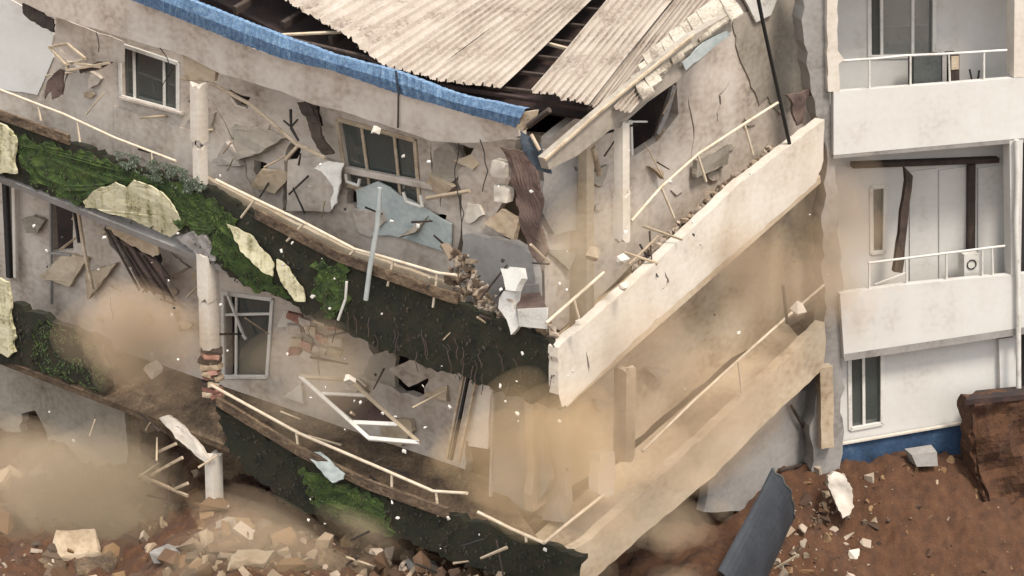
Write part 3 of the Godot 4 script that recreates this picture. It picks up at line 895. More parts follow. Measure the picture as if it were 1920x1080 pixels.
func roof_sheet(R: Plane, l0: Array, l1: Array, parent: Node, sd: int) -> void:
	# a pressed metal sheet: ribs run from the eave up the slope, with a slight bow of its own
	var g := RandomNumberGenerator.new()
	g.seed = 300 + sd
	var mb := MB.new()
	var nu := 36
	var nv := 8
	var bow := g.randf_range(0.0, 0.03)
	var lift := g.randf_range(0.0, 0.05)
	var ph := g.randf_range(0, TAU)
	var grid := []
	var low := g.randf_range(-3, 3)
	for j in nv + 1:
		var row := []
		for i in nu + 1:
			var u := i / float(nu)
			var t := j / float(nv)
			var a := Vector2(l0[0], l0[1]).lerp(Vector2(l0[2], l0[3]), t)
			var b := Vector2(l1[0], l1[1]).lerp(Vector2(l1[2], l1[3]), t)
			var p := a.lerp(b, u * 1.03)
			if j == 0: p += Vector2(-1, 0.7) * (low + g.randf_range(-1.5, 1.5))
			var rib: float = 0.055 if i % 9 in [1, 2] else (0.0 if i % 9 in [0, 3] else 0.004 * (i % 2))
			var hgt := rib + lift + bow * sin(t * 5.0 + ph) + 0.012 * sin(u * 7.0 + t * 9.0 + ph)
			row.append(on(R, p.x, p.y) + R.normal * hgt)
		grid.append(row)
	for j in nv:
		for i in nu:
			mb.quad(grid[j][i], grid[j][i + 1], grid[j + 1][i + 1], grid[j + 1][i], R.normal)
			var d := R.normal * 0.004
			mb.quad(grid[j][i] - d, grid[j][i + 1] - d, grid[j + 1][i + 1] - d, grid[j + 1][i] - d, -R.normal)
	obj("roof_sheet", mb, M.roof, parent)

# ------------------------------------------------------------------ moss and creepers on the parapets
func leaf_mesh() -> ArrayMesh:
	var mb := MB.new()
	var a := Vector3(0, 0, 0)
	var b := Vector3(-0.5, -0.5, 0.12)
	var c := Vector3(0.5, -0.5, 0.12)
	var d := Vector3(0, -1.2, -0.05)
	var m := Vector3(0, -0.55, 0.26)
	for q in [[a, b, m], [a, m, c], [b, d, m], [m, d, c]]:
		mb.face(q[0], q[1], q[2], Vector3(0, 0, 1))
	return mb.mesh(Vector3.ZERO)

func moss_patch(called: String, label: String, pl: Plane, poly: Array, count: int, size: float, cols: Array, group: String) -> void:
	var pg := PackedVector2Array()
	var lo := Vector2(1e9, 1e9)
	var hi := -lo
	for i in range(0, poly.size(), 2):
		var p := Vector2(poly[i], poly[i + 1])
		pg.append(p); lo = lo.min(p); hi = hi.max(p)
	if cols[0].g > 0.04 and cols[0].r < 0.1:
		var mat_mb := MB.new()
		mat_mb.plate(W(shift(pl, 0.015), jag(poly, 9.0, 8.0, count)), pl.normal, 0.03)
		mat_mb.crumple(0.03, 3.0, count, pl.normal, 2)
		tag(obj("moss_mat", mat_mb, M.moss), label.replace("moss", "moss mat"), "moss", group)
		count = count / 5
	var mm := MultiMesh.new()
	mm.transform_format = MultiMesh.TRANSFORM_3D
	mm.use_colors = true
	mm.mesh = leaf_mesh()
	mm.instance_count = count
	var k := 0
	var cl := FastNoiseLite.new()
	cl.seed = count; cl.frequency = 0.03
	var face := Basis(Vector3.UP.cross(pl.normal).normalized(), Vector3.UP, pl.normal)
	var base := on(pl, (lo.x + hi.x) / 2, (lo.y + hi.y) / 2)
	var tries := 0
	while k < count:
		tries += 1
		var p := Vector2(rng.randf_range(lo.x, hi.x), rng.randf_range(lo.y, hi.y))
		if tries < count * 30:
			if not Geometry2D.is_point_in_polygon(p, pg): continue
			if cl.get_noise_2d(p.x, p.y) < rng.randf_range(-0.2, 0.3): continue
		var q := on(pl, p.x, p.y) + pl.normal * rng.randf_range(0.0, 0.03)
		var s := size * rng.randf_range(0.5, 1.4)
		var bs := face * Basis(Vector3(0, 0, 1), rng.randf_range(-0.8, 0.8)) * Basis(Vector3(1, 0, 0), rng.randf_range(-0.45, 0.15)) * Basis(Vector3.UP, rng.randf_range(-0.8, 0.8))
		bs = bs.scaled_local(Vector3(s * rng.randf_range(0.4, 1.1), s * rng.randf_range(0.5, 1.8), s * 0.6))
		mm.set_instance_transform(k, Transform3D(bs, q - base))
		var c: Color = cols[rng.randi() % cols.size()]
		mm.set_instance_color(k, c * rng.randf_range(0.6, 1.3) * GRIME)
		k += 1
	var o := MultiMeshInstance3D.new()
	o.name = numbered(called)
	o.multimesh = mm
	o.material_override = M.leaf
	add_child(o)
	o.position = base
	tag(o, label, "moss", group, "stuff")

func build_moss() -> void:
	var dark := [Color(0.012, 0.012, 0.005), Color(0.018, 0.022, 0.006), Color(0.026, 0.02, 0.01), Color(0.045, 0.034, 0.02)]
	var green := [Color(0.05, 0.1, 0.018), Color(0.07, 0.125, 0.022), Color(0.035, 0.065, 0.014), Color(0.09, 0.12, 0.03), Color(0.08, 0.075, 0.035)]
	var grey := [Color(0.12, 0.15, 0.1), Color(0.2, 0.22, 0.17), Color(0.08, 0.11, 0.06)]
	var P := shift(LF, 0.02)
	var g := "moss on the balcony faces"
	moss_patch("moss", "dark wet moss and roots hanging along the upper left balcony face", P, [0, 228, 130, 275, 380, 360, 480, 415, 640, 495, 860, 575, 1036, 650, 1046, 765, 930, 735, 700, 650, 560, 575, 430, 525, 350, 445, 150, 388, 20, 335], 1300, 0.04, dark, g)
	moss_patch("moss", "bright green moss under the first column, left end of upper balcony", P, [20, 250, 130, 282, 250, 320, 360, 350, 420, 400, 390, 440, 330, 420, 280, 355, 200, 345, 150, 382, 60, 345], 12000, 0.026, green, g)
	moss_patch("moss", "green moss strip beside the yellow plaster flakes on the upper balcony", P, [370, 380, 430, 400, 470, 470, 530, 540, 545, 560, 470, 540, 420, 500, 390, 450], 7000, 0.026, green, g)
	moss_patch("moss", "small green moss patch below the drooping rail of the upper balcony", P, [590, 490, 650, 500, 650, 570, 620, 600, 590, 560], 2000, 0.026, green, g)
	moss_patch("moss", "grey green lichen spilling over the cap at the first column", shift(LF, 0.06), [216, 280, 300, 300, 370, 322, 390, 350, 360, 362, 290, 336, 222, 306], 2600, 0.03, grey, g)
	moss_patch("moss", "green moss on the torn left end of lower balcony", P, [70, 600, 190, 645, 210, 690, 188, 735, 130, 712, 60, 680], 7000, 0.026, green, g)
	moss_patch("moss", "dark moss at the very left of lower balcony", P, [0, 570, 60, 590, 80, 690, 0, 672], 300, 0.04, dark, g)
	moss_patch("moss", "dark roots and moss along the lower right balcony piece", P, [410, 770, 560, 862, 700, 932, 860, 975, 1080, 1048, 950, 1086, 760, 1010, 540, 945, 430, 850], 900, 0.04, dark, g)
	moss_patch("moss", "green moss patch under the fallen white panel", P, [560, 880, 620, 900, 720, 945, 740, 1000, 680, 995, 590, 950], 5000, 0.026, green, g)
	# roots that dangle below the upper balcony
	for k in 26:
		var x := rng.randf_range(560, 1030)
		var y := lerpf(590, 745, (x - 560) / 470.0) - rng.randf_range(0, 60)
		var mb := MB.new()
		var pts := []
		var q := on(shift(LF, 0.06), x, y)
		for j in 5:
			pts.append(q)
			q += Vector3(rng.randf_range(-0.05, 0.05), -rng.randf_range(0.05, 0.13), rng.randf_range(0, 0.03))
		mb.tube(pts, 0.009, 5)
		tag(obj("dangling_root", mb, M.wood), "thin dark root dangling from the mossy upper balcony face", "root", "roots dangling from the upper balcony")

# ------------------------------------------------------------------ things that have come loose
func loose(called: String, label: String, category: String, pl: Plane, a: Array, thick: float, m: Material, amp := 2.0, sd := 1, group := "", buckle := 0.05) -> MeshInstance3D:
	var mb := MB.new()
	mb.plate(W(pl, jag(jag(a, amp, 14, sd), amp * 0.5, 5, sd + 1)), pl.normal, thick)
	mb.crumple(buckle if m != M.yellow else 0.02, 1.3, sd, pl.normal, 3 if a.size() < 24 else 2)
	return tag(obj(called, mb, m), label, category, group)

func tilted(pl: Plane, px: float, py: float, lean: Vector3) -> Plane:
	return Plane((pl.normal + lean).normalized(), on(pl, px, py))

func build_loose_things() -> void:
	# yellow plaster
	var P := shift(LF, 0.12)
	loose("plaster_sheet", "large torn yellow plaster sheet hanging below the upper balcony", "plaster", tilted(P, 250, 400, Vector3(0.1, -0.15, 0)), [155, 378, 175, 358, 215, 342, 236, 352, 250, 338, 290, 355, 318, 376, 338, 410, 342, 428, 318, 445, 290, 432, 230, 405, 160, 390], 0.03, M.yellow, 2.5, 1, "yellow plaster torn from the balcony face")
	loose("plaster_sheet", "folded dusty plaster sheet below the large yellow one", "plaster", tilted(shift(LF, -0.4), 250, 440, Vector3(0, -0.2, 0)), [198, 425, 240, 425, 296, 452, 300, 476, 286, 482, 230, 452], 0.04, M.dusty, 3, 2)
	loose("plaster_flake", "long yellow plaster flake, upper of two on the mossy balcony", "plaster", tilted(P, 480, 460, Vector3(0.1, 0.2, 0)), [426, 420, 470, 440, 512, 494, 510, 518, 490, 508, 452, 472], 0.03, M.yellow, 2.5, 3, "yellow plaster torn from the balcony face")
	loose("plaster_flake", "long yellow plaster flake, lower of two on the mossy balcony", "plaster", tilted(P, 540, 530, Vector3(0.15, 0.1, 0)), [518, 486, 540, 500, 566, 538, 570, 566, 552, 564, 522, 516], 0.03, M.yellow, 2.5, 4, "yellow plaster torn from the balcony face")
	loose("plaster_sheet", "yellow plaster remnant at the left edge below the upper rail", "plaster", P, [-30, 226, 8, 236, 26, 256, 24, 300, 30, 326, 0, 326, -30, 330], 0.06, M.yellow, 3, 5)
	loose("plaster_sheet", "mossy yellow strip at the left edge beside the lower balcony", "plaster", P, [-30, 520, 14, 530, 20, 600, 28, 660, 16, 670, -30, 650], 0.06, M.yellow, 4, 6)
	loose("concrete_bracket", "grey green concrete bracket atop the middle column", "concrete", shift(LF, 0.05), [328, 446, 372, 430, 384, 440, 404, 476, 402, 490, 370, 486, 352, 460], 0.3, M.grey, 2, 7)
	# the broken blind that hangs beside the first column of the middle storey
	var bl := thing("broken_shutter", "splintered dark shutter slats hanging above the dusty lower room", "shutter", on(shift(LF, -0.7), 330, 560))
	for s in [[197, 426, 262, 545], [214, 440, 276, 548], [232, 462, 290, 552], [250, 466, 310, 560], [268, 480, 328, 566], [286, 478, 318, 520]]:
		stick("slat", shift(LF, -0.7), s, 0.05, 0.03, M.wood, bl)
	plate("torn_screen", shift(LF, -0.75), jag([224, 450, 300, 496, 322, 556, 264, 540], 3, 16, 8), 0.02, M.drape, bl)
	# twisted frame on the far left
	var tf := thing("twisted_frame", "bent pale window frame thrown across the far left balcony", "window frame", on(shift(LF, -0.2), 130, 130))
	for s in [[92, 88, 126, 82, 160, 110], [92, 88, 124, 122, 160, 110], [124, 122, 126, 132, 205, 118], [126, 116, 190, 126]]:
		stick("bar", shift(LF, -0.2), s, 0.05, 0.05, M.timber, tf)
	loose("fallen_board", "dark splintered board under the bent frame at far left", "board", shift(LF, -0.25), [150, 130, 180, 116, 206, 118, 180, 132, 152, 138], 0.04, M.wood, 1.5, 9)
	loose("fallen_board", "dark bent board standing by the far left rail", "board", tilted(shift(LF, -0.6), 105, 160, Vector3(0.3, 0, 0)), [88, 152, 110, 130, 118, 132, 116, 178, 100, 186, 96, 168, 84, 186], 0.05, M.drape, 2, 10)
	loose("torn_lining", "ragged dark lining torn open at the top left corner", "lining", shift(LF, -0.3), [42, 6, 66, 14, 102, 36, 104, 60, 84, 52, 62, 40, 44, 24], 0.04, M.wood, 2.5, 11)
	# long bent eave rail that came down over the wall
	var er := thing("bent_eave_rail", "long bent timber rail slanting across the upper wall", "rail", on(shift(LF, -0.4), 560, 290))
	stick("rail", shift(LF, -0.4), [340, 146, 400, 158, 470, 196, 556, 270, 610, 296], 0.06, 0.06, M.timber, er)
	stick("splinter", shift(LF, -0.4), [404, 150, 408, 132], 0.06, 0.04, M.timber, er)
	stick("splinter", shift(LF, -0.4), [560, 272, 540, 294, 536, 300], 0.06, 0.05, M.timber, er)
	loose("leaning_plank", "dark broad plank leaning against the wall left of the second window", "plank", tilted(shift(LW, 0.3), 590, 230, Vector3(0, 0.15, 0)), [556, 192, 574, 190, 600, 240, 622, 288, 606, 292, 580, 240], 0.05, M.wood, 2, 12)
	var br := thing("snapped_branch", "snapped dark branch stuck in front of the upper wall", "branch", on(shift(LW, 0.4), 550, 260))
	stick("stem", shift(LW, 0.4), [545, 205, 546, 240, 560, 264], 0.05, 0.05, M.dark, br, 0.7)
	stick("twig", shift(LW, 0.4), [532, 226, 546, 238, 558, 224], 0.03, 0.03, M.dark, br)
	stick_thing("thin_rod", "thin dark rod resting on the leaning pale wall panel", "rod", shift(LW, 0.22), [542, 364, 578, 330], 0.02, M.wood)
	# the second window's torn outer frame
	var sf := thing("broken_window", "white inner window frame hanging out below the second upper window", "window frame", on(shift(LW, 0.22), 760, 385))
	for s in [[648, 326, 650, 340, 672, 348, 674, 336], [756, 360, 762, 378, 792, 388, 788, 366]]:
		stick("bar", shift(LW, 0.22), s, 0.04, 0.05, M.white, sf)
	loose("crumpled_sheet", "crumpled white plastic sheet caught on the window sill end", "sheet", tilted(shift(LW, 0.35), 620, 320, Vector3(0.3, 0.3, 0)), [586, 316, 620, 302, 648, 306, 640, 330, 632, 380, 622, 394, 626, 350, 604, 322], 0.03, M.white, 3, 14)
	# stray pipe in front of the balcony
	stick_thing("metal_pipe", "upright grey metal pipe standing in front of the sagging rail", "pipe", shift(LF, 0.12), [712, 352, 708, 420, 694, 500, 686, 562], 0.045, M.sheet)
	stick_thing("hanging_bar", "white bent bar hanging from moss below the pipe", "bar", shift(LF, 0.14), [650, 528, 648, 560, 634, 600], 0.025, M.white)
	# fixtures at the broken corner
	var sa := thing("white_fixture", "broken white basin pedestal fallen at the balcony corner", "fixture", on(shift(LF, -0.02), 955, 622))
	plate("bowl", tilted(shift(LF, 0.02), 958, 520, Vector3(0, 0.3, 0)), jag([938, 503, 948, 508, 956, 500, 974, 502, 978, 522, 966, 546, 948, 544, 944, 522], 1.2, 12, 15), 0.16, M.white, sa)
	plate("pedestal", tilted(shift(LF, 0.04), 950, 590, Vector3(0, 0.2, 0)), jag([944, 546, 966, 548, 962, 580, 974, 610, 958, 628, 950, 600, 934, 578, 936, 560], 1.2, 12, 16), 0.16, M.white, sa)
	var sb := thing("white_cabinet", "open white box with grey inside at the balcony corner", "cabinet", on(shift(LF, 0.05), 996, 620))
	plate("front", shift(LF, 0.1), [970, 580, 1026, 577, 1024, 617, 974, 612], 0.03, M.white, sb)
	side_panel("tray", [shift(LF, 0.07), 971, 580, 1025, 577], [shift(LF, -0.35), 965, 552, 1012, 548], 0.03, M.drape, sb)
	plate("back", shift(LF, -0.37), [962, 536, 1010, 532, 1014, 560, 964, 564], 0.03, M.grey, sb)
	# the drape and blocks in the corner gap
	loose("brown_drape", "long dark brown curtain hanging in the broken corner room", "curtain", tilted(shift(LW, 0.75), 985, 380, Vector3(0.2, 0.05, 0)), [938, 276, 972, 282, 1000, 300, 1012, 330, 1016, 420, 1026, 470, 1012, 496, 996, 478, 980, 440, 966, 380, 958, 320], 0.06, M.drape, 2.5, 17)
	for s in [[924, 300, "upper"], [928, 346, "lower"]]:
		var x: float = s[0]
		var y: float = s[1]
		loose("cream_block", "cream block, %s of two in the corner gap beside the brown curtain" % s[2], "block", shift(LW, 0.8), [x, y, x + 26, y + 8, x + 24, y + 34, x + 2, y + 30], 0.15, M.cream, 1.5, 18 + int(y))
	loose("roof_flashing", "crumpled dark metal flashing hanging at the eave corner", "flashing", tilted(shift(LF, 0.2), 1005, 290, Vector3(0.4, 0.1, 0)), [974, 246, 990, 256, 1010, 268, 1030, 312, 1034, 326, 1006, 318, 990, 296, 976, 262], 0.04, M.navy, 2, 19)
	stick_thing("splintered_batten", "splintered batten sticking out behind the gutter end", "batten", shift(LF, 0.1), [990, 236, 1030, 206], 0.05, M.wood)
	stick_thing("splintered_batten", "pale batten pointing at the crumpled corner flashing", "batten", shift(LF, 0.22), [996, 252, 1012, 282], 0.03, M.timber)
	stick_thing("fallen_batten", "pale batten lying level beside the broken upper corner wall", "batten", shift(LW, 0.5), [800, 372, 880, 358], 0.035, M.dusty)
	# thin dark pole against the right wing
	stick_thing("dark_pole", "long thin black pole leaning against the upper right balcony", "pole", shift(RF, -0.05), [1416, -30, 1430, 40, 1454, 150, 1484, 286], 0.035, M.black)
	loose("broken_box_frame", "broken pale box frame at the far end of the right balcony", "frame", shift(RF, -0.4), [1476, 178, 1520, 168, 1524, 178, 1510, 186, 1510, 232, 1496, 236, 1484, 190], 0.05, M.drape, 1.5, 20)
	stick_thing("black_shard", "short black bar upright in the dust above the lower right rail", "bar", shift(RF, 0.15), [1468, 536, 1476, 606], 0.03, M.black)
	stick_thing("yellow_light_post", "short leaning timber stub below the eave of right wing", "stub", shift(RW, 0.35), [1112, 276, 1124, 328], 0.05, M.timber)
	# falling window of the middle storey
	var FW := Plane(Vector3(-0.35, 0.75, 0.55).normalized(), on(shift(LF, -0.25), 680, 770))
	var fw := thing("fallen_window", "white window frame fallen flat, dark pane, beside the lower left rail", "window", on(FW, 785, 830))
	var q := [[563, 706], [655, 712], [786, 830], [692, 822]]
	stick("frame_bar", FW, [563, 706, 692, 822], 0.07, 0.06, M.white, fw)
	stick("frame_bar", FW, [563, 706, 655, 712], 0.07, 0.06, M.dusty, fw)
	stick("frame_bar", FW, [692, 822, 786, 830], 0.08, 0.06, M.white, fw)
	stick("frame_bar", FW, [655, 712, 786, 830], 0.07, 0.06, M.dusty, fw)
	stick("frame_bar", FW, [604, 738, 690, 742], 0.06, 0.05, M.white, fw)
	stick("frame_bar", FW, [662, 792, 746, 796], 0.08, 0.05, M.white, fw)
	plate("pane", shift(FW, -0.02), [608, 742, 684, 744, 742, 792, 664, 788], 0.02, M.under, fw)
	loose("fallen_sheet", "white sheet hanging over the lower left balcony edge", "sheet", tilted(shift(LF, 0.12), 608, 875, Vector3(0, 0.5, 0)), [570, 848, 598, 846, 646, 888, 640, 898, 622, 905, 590, 872], 0.04, M.sheet, 1.5, 21)
	# red brickwork broken out of the middle wall
	var wk := thing("brick_patch", "broken pinkish brickwork falling from the middle room wall", "bricks", on(shift(LW, 0.3), 600, 680))
	for k in 14:
		var mb := MB.new()
		mb.lump(on(shift(LW, 0.3), 552 + (k % 4) * 24 + rng.randf_range(-6, 6), 590 + (k / 4) * 24 + rng.randf_range(-6, 6) + (k % 4) * 8), Vector3(0.22, 0.14, 0.14), Basis(Vector3(0.3, 0.2, 1).normalized(), rng.randf_range(-0.6, 0.1)), 500 + k, 0.35)
		obj("brick", mb, [M.brick, M.pink, M.dusty][k % 3], wk)
	# slanted door leaf and timbers near the centre
	var dr := thing("wrecked_door_set", "broken door frame with yellow leaf leaning in the middle storey", "door", on(shift(LF, -0.5), 880, 920))
	stick("jamb", shift(LF, -0.5), [870, 700, 838, 860], 0.05, 0.06, M.timber, dr)
	stick("jamb", shift(LF, -0.52), [878, 706, 846, 862], 0.05, 0.06, M.dark, dr)
	stick("jamb", shift(LF, -0.55), [892, 716, 860, 866], 0.05, 0.06, M.timber, dr)
	plate("leaf", shift(LF, -0.62), jag([886, 706, 922, 720, 916, 800, 914, 842, 878, 836, 872, 790], 2, 16, 22), 0.05, M.cream, dr)
	stick("jamb", shift(LF, -0.5), [926, 726, 920, 930], 0.05, 0.06, M.grey, dr)
	# lower left frame over the pit
	var lf := thing("broken_bed_frame", "bent pale metal frame above the dark hole at lower left", "frame", on(shift(LF, 0.1), 330, 930))
	for s in [[262, 890, 352, 930], [284, 890, 342, 858], [296, 848, 330, 832], [330, 916, 352, 906]]:
		stick("bar", shift(LF, 0.1), s, 0.06, 0.05, M.timber, lf)
	loose("bent_slab", "pale bent slab bridging the dark hole to the lower column", "slab", tilted(shift(LF, 0.05), 345, 820, Vector3(0, 0.4, 0)), [302, 784, 318, 778, 350, 804, 372, 832, 390, 860, 386, 870, 360, 850, 330, 822], 0.08, M.cream, 2, 24)
	# toppled blue pillar on the right
	var bp := thing("curved_sheet", "wide dark grey curved sheet leaning at the ground storey, bottom right", "sheet", on(shift(RF, 0.4), 1400, 1080))
	var cs := MB.new()
	var ca := on(shift(RF, 0.55), 1456, 930)
	var cb := on(shift(RF, 1.1), 1362, 1130)
	var cd := (cb - ca).normalized()
	var cx := cd.cross(nR).normalized()
	var cn := cx.cross(cd).normalized()
	if cn.dot(nR) < 0: cn = -cn
	var crow := []
	for j in 9:
		var row := []
		for k in 15:
			var t := lerpf(-1.25, 1.25, k / 14.0)
			var wv := 0.012 * sin(k * 0.9 + j * 0.6)
			row.append(ca.lerp(cb, j / 8.0) + cx * sin(t) * (0.74 + 0.14 * j / 8.0) + cn * (cos(t) * 0.3 + wv) + cd * (0.04 * sin(k * 2.1) if j == 0 else 0.0))
		crow.append(row)
	for j in 8:
		for k in 14:
			cs.quad(crow[j][k], crow[j][k + 1], crow[j + 1][k + 1], crow[j + 1][k], cn)
			cs.quad(crow[j][k] - cn * 0.03, crow[j][k + 1] - cn * 0.03, crow[j + 1][k + 1] - cn * 0.03, crow[j + 1][k] - cn * 0.03, -cn)
	obj("shell", cs, M.sooty, bp)
	var rim := MB.new()
	var rp := []
	for k in 15: rp.append(crow[0][k])
	rim.tube(rp, 0.022, 6)
	obj("rim", rim, M.slate, bp)
	loose("white_boulder", "large white plaster lump lying by the torn corner column", "plaster", tilted(shift(SF, 0.9), 1578, 930, Vector3(-0.2, 0.3, 0)), [1552, 892, 1566, 884, 1584, 894, 1598, 916, 1602, 950, 1592, 966, 1580, 972, 1566, 940, 1554, 916], 0.2, M.cream, 4, 26)
	var base := on(shift(SF, 0.1), 1728, 856)
	var st := MB.new()
	st.lump(base + Vector3(0, 0.05, 0.1), Vector3(0.5, 0.28, 0.35), Basis(Vector3.UP, 0.3), 900, 0.25)
	tag(obj("boulder", st, M.grey), "grey boulder at the foot of the blue plinth", "boulder")
	var rt := thing("retaining_wall", "brown earth retaining step with dark slab cap at right edge", "wall", on(shift(SF, 0.7), 1860, 860))
	side_panel("cap", [shift(SF, 0.75), 1810, 750, 2100, 724], [shift(SF, -0.1), 1830, 732, 2100, 706], 0.1, M.under, rt)
	var ef := MB.new()
	ef.plate(W(shift(SF, 0.65), jag([1822, 758, 2100, 732, 2100, 1050, 1860, 1050, 1836, 900, 1824, 850], 3, 14, 27)), nS, 0.6)
	ef.crumple(0.16, 1.1, 3, nS + Vector3(0, 0.3, 0), 4)
	obj("face", ef, M.soil, rt)

func stick_thing(called: String, label: String, category: String, pl: Plane, a: Array, r: float, m: Material, group := "") -> void:
	tag(rod(called, pl, a, r, m, null, 7), label, category, group)

# flakes of plaster that cling to the cracked walls, and splintered sticks among the debris
func build_litter() -> void:
	var g := RandomNumberGenerator.new()
	g.seed = 61
	for z in [[LW, [60, 60, 830, 420], 26, M.pink], [LW, [60, 60, 830, 420], 10, M.dusty], [RW, [1120, 200, 1480, 420], 8, M.pink], [RW, [1200, 60, 1490, 300], 6, M.greige], [LW, [40, 360, 660, 640], 22, M.dusty], [RF, [1100, 380, 1500, 660], 0, M.dusty]]:
		for k in z[2]:
			var x: float = g.randf_range(z[1][0], z[1][2])
			var y: float = g.randf_range(z[1][1], z[1][3])
			if z[0] == LW and (x > 215 and x < 350 and y < 220 or x > 620 and x < 800 and y < 390 or x > 405 and x < 530 and y > 530): continue
			if z[0] == RW and x > 1160 and x < 1285 and y < 300: continue
			if z[0] == LW and y < 400 and (y < 30 + 0.33 * x or y > 130 + 0.42 * x): continue
			var a := []
			var m := g.randi_range(5, 8)
			var r := g.randf_range(5, 17)
			for j in m:
				var t := TAU * (j + g.randf_range(-0.25, 0.25)) / m
				a.append(x + cos(t) * r * g.randf_range(0.5, 1.3)); a.append(y + sin(t) * r * g.randf_range(0.4, 1.0))
			plate("plaster_flake", tilted(shift(z[0], g.randf_range(0.03, 0.08)), x, y, Vector3(g.randf_range(-0.12, 0.12), g.randf_range(-0.12, 0.12), 0)), a, 0.025, z[3], B)
	# larger pieces of wall that have shifted out of line
	var tones := [M.pink, M.cream, M.greige, M.greige, M.dusty, M.pink]
	for z in [[LW, [[150, 100], [176, 150], [392, 230], [430, 300], [480, 260], [505, 330], [600, 330], [830, 300], [815, 350], [770, 420], [690, 410], [880, 300], [905, 350], [885, 400], [940, 420], [60, 420], [120, 500], [180, 520], [320, 500], [330, 600], [540, 600], [620, 640], [660, 720], [560, 740], [960, 780], [990, 840], [740, 810], [820, 740], [764, 700], [716, 690]]], [RW, [[1120, 330], [1230, 330], [1340, 300], [1060, 480], [1250, 560], [1330, 500], [1130, 760], [1230, 700]]]]:
		for c in z[1]:
			var a := []
			var m := g.randi_range(3, 5)
			var r := g.randf_range(16, 46)
			var t0 := g.randf_range(0, TAU)
			for j in m:
				var t := t0 + TAU * (j + g.randf_range(-0.3, 0.3)) / m
				a.append(c[0] + cos(t) * r * g.randf_range(0.5, 1.4)); a.append(c[1] + sin(t) * r * g.randf_range(0.4, 1.2))
			var mb := MB.new()
			var pl := tilted(shift(z[0], g.randf_range(0.06, 0.2)), c[0], c[1], Vector3(g.randf_range(-0.25, 0.25), g.randf_range(-0.15, 0.3), 0))
			mb.plate(W(pl, jag(a, 1.3, 7, g.randi())), pl.normal, 0.1)
			mb.crumple(0.015, 2.0, 5, pl.normal, 1)
			obj("broken_panel", mb, tones[g.randi() % tones.size()], B)
	# slabs half sunk in the mud along the bottom
	for k in 9:
		var sp: Array = [[60, 960], [150, 1020], [230, 985], [320, 1040], [180, 1060], [470, 1050], [640, 1062], [800, 1075], [90, 1065]][k]
		var p := ground_hit(sp[0], sp[1])
		if p == Vector3.INF: continue
		var mb := MB.new()
		mb.lump(p, Vector3(g.randf_range(0.5, 1.0), g.randf_range(0.12, 0.2), g.randf_range(0.4, 0.7)), Basis(Vector3(g.randf_range(-1, 1), 0.6, g.randf_range(-1, 1)).normalized(), g.randf_range(-0.9, 0.9)), 40 + k, 0.3)
		mb.crumple(0.03, 2.5, k, Vector3.UP, 2)
		tag(obj("concrete_slab", mb, [M.mud, M.dusty, M.mud, M.grey][k % 4]), "broken concrete slab half sunk in mud, %s from the left along the bottom" % ["first", "third", "fifth", "sixth", "fourth", "seventh", "eighth", "ninth", "second"][k], "slab", "slabs sunk in the mud")
	var zones := [["bottom rubble", shift(LF, 0.5), [400, 1000, 940, 1080], 12], ["upper right balcony top", shift(RF, -0.2), [1200, 420, 1300, 500], 6], ["foot of the dark curved sheet", shift(RF, 0.6), [1460, 960, 1600, 1080], 10], ["broken balcony corner", shift(LF, -0.05), [850, 470, 1020, 620], 8], ["sagging lower balcony", shift(LF, -0.2), [440, 740, 820, 900], 8], ["lower left ruin", shift(LF, 0.2), [120, 780, 400, 1040], 10], ["cracked upper left wall", shift(LW, 0.3), [60, 60, 880, 190], 16, 0.34], ["middle rooms behind the rail", shift(LW, 0.4), [60, 400, 860, 520], 14, 0.3], ["burst right window", shift(RW, 0.3), [1150, 180, 1300, 330], 7]]
	for z in zones:
		for k in z[3]:
			var x: float = g.randf_range(z[2][0], z[2][2])
			var y: float = g.randf_range(z[2][1], z[2][3])
			if z.size() > 4: y += z[4] * x
			var p := on(z[1], x, y)
			var d := Vector3(g.randf_range(-1, 1), g.randf_range(-0.5, 0.7), g.randf_range(-0.5, 0.5)).normalized() * g.randf_range(0.12, 0.36)
			var mb := MB.new()
			mb.beam(p - d, p + d, g.randf_range(0.025, 0.05), g.randf_range(0.02, 0.05), Vector3(0.2, 1, 0.3), 0.7)
			tag(obj("splintered_stick", mb, [M.wood, M.timber, M.dusty, M.dark][k % 4]), "thin splintered stick of timber at the %s" % z[0], "stick", "sticks at the %s" % z[0])
	for wv in [[LF, [300, 90, 322, 130, 300, 175]], [LF, [860, 268, 850, 330, 872, 400, 860, 460]], [LF, [900, 262, 912, 320, 906, 372]], [LF, [180, 60, 186, 110]]]:
		var pts := []
		for i in range(0, wv[1].size() - 2, 2):
			for j in 4: pts.append(on(shift(wv[0], -0.15), lerpf(wv[1][i], wv[1][i + 2], j / 4.0) + 3 * sin(j + i), lerpf(wv[1][i + 1], wv[1][i + 3], j / 4.0)))
		var mb := MB.new()
		mb.tube(pts, 0.009, 5)
		obj("wire", mb, M.dark, B)

# ------------------------------------------------------------------ rubble
func ground_hit(px: float, py: float) -> Vector3:
	var d := ray(px, py)
	var t := 36.0
	while t < 62.0:
		var p := cam_p + d * t
		if p.y < ground_y(p.x, p.z): return p
		t += 0.05
	return Vector3.INF

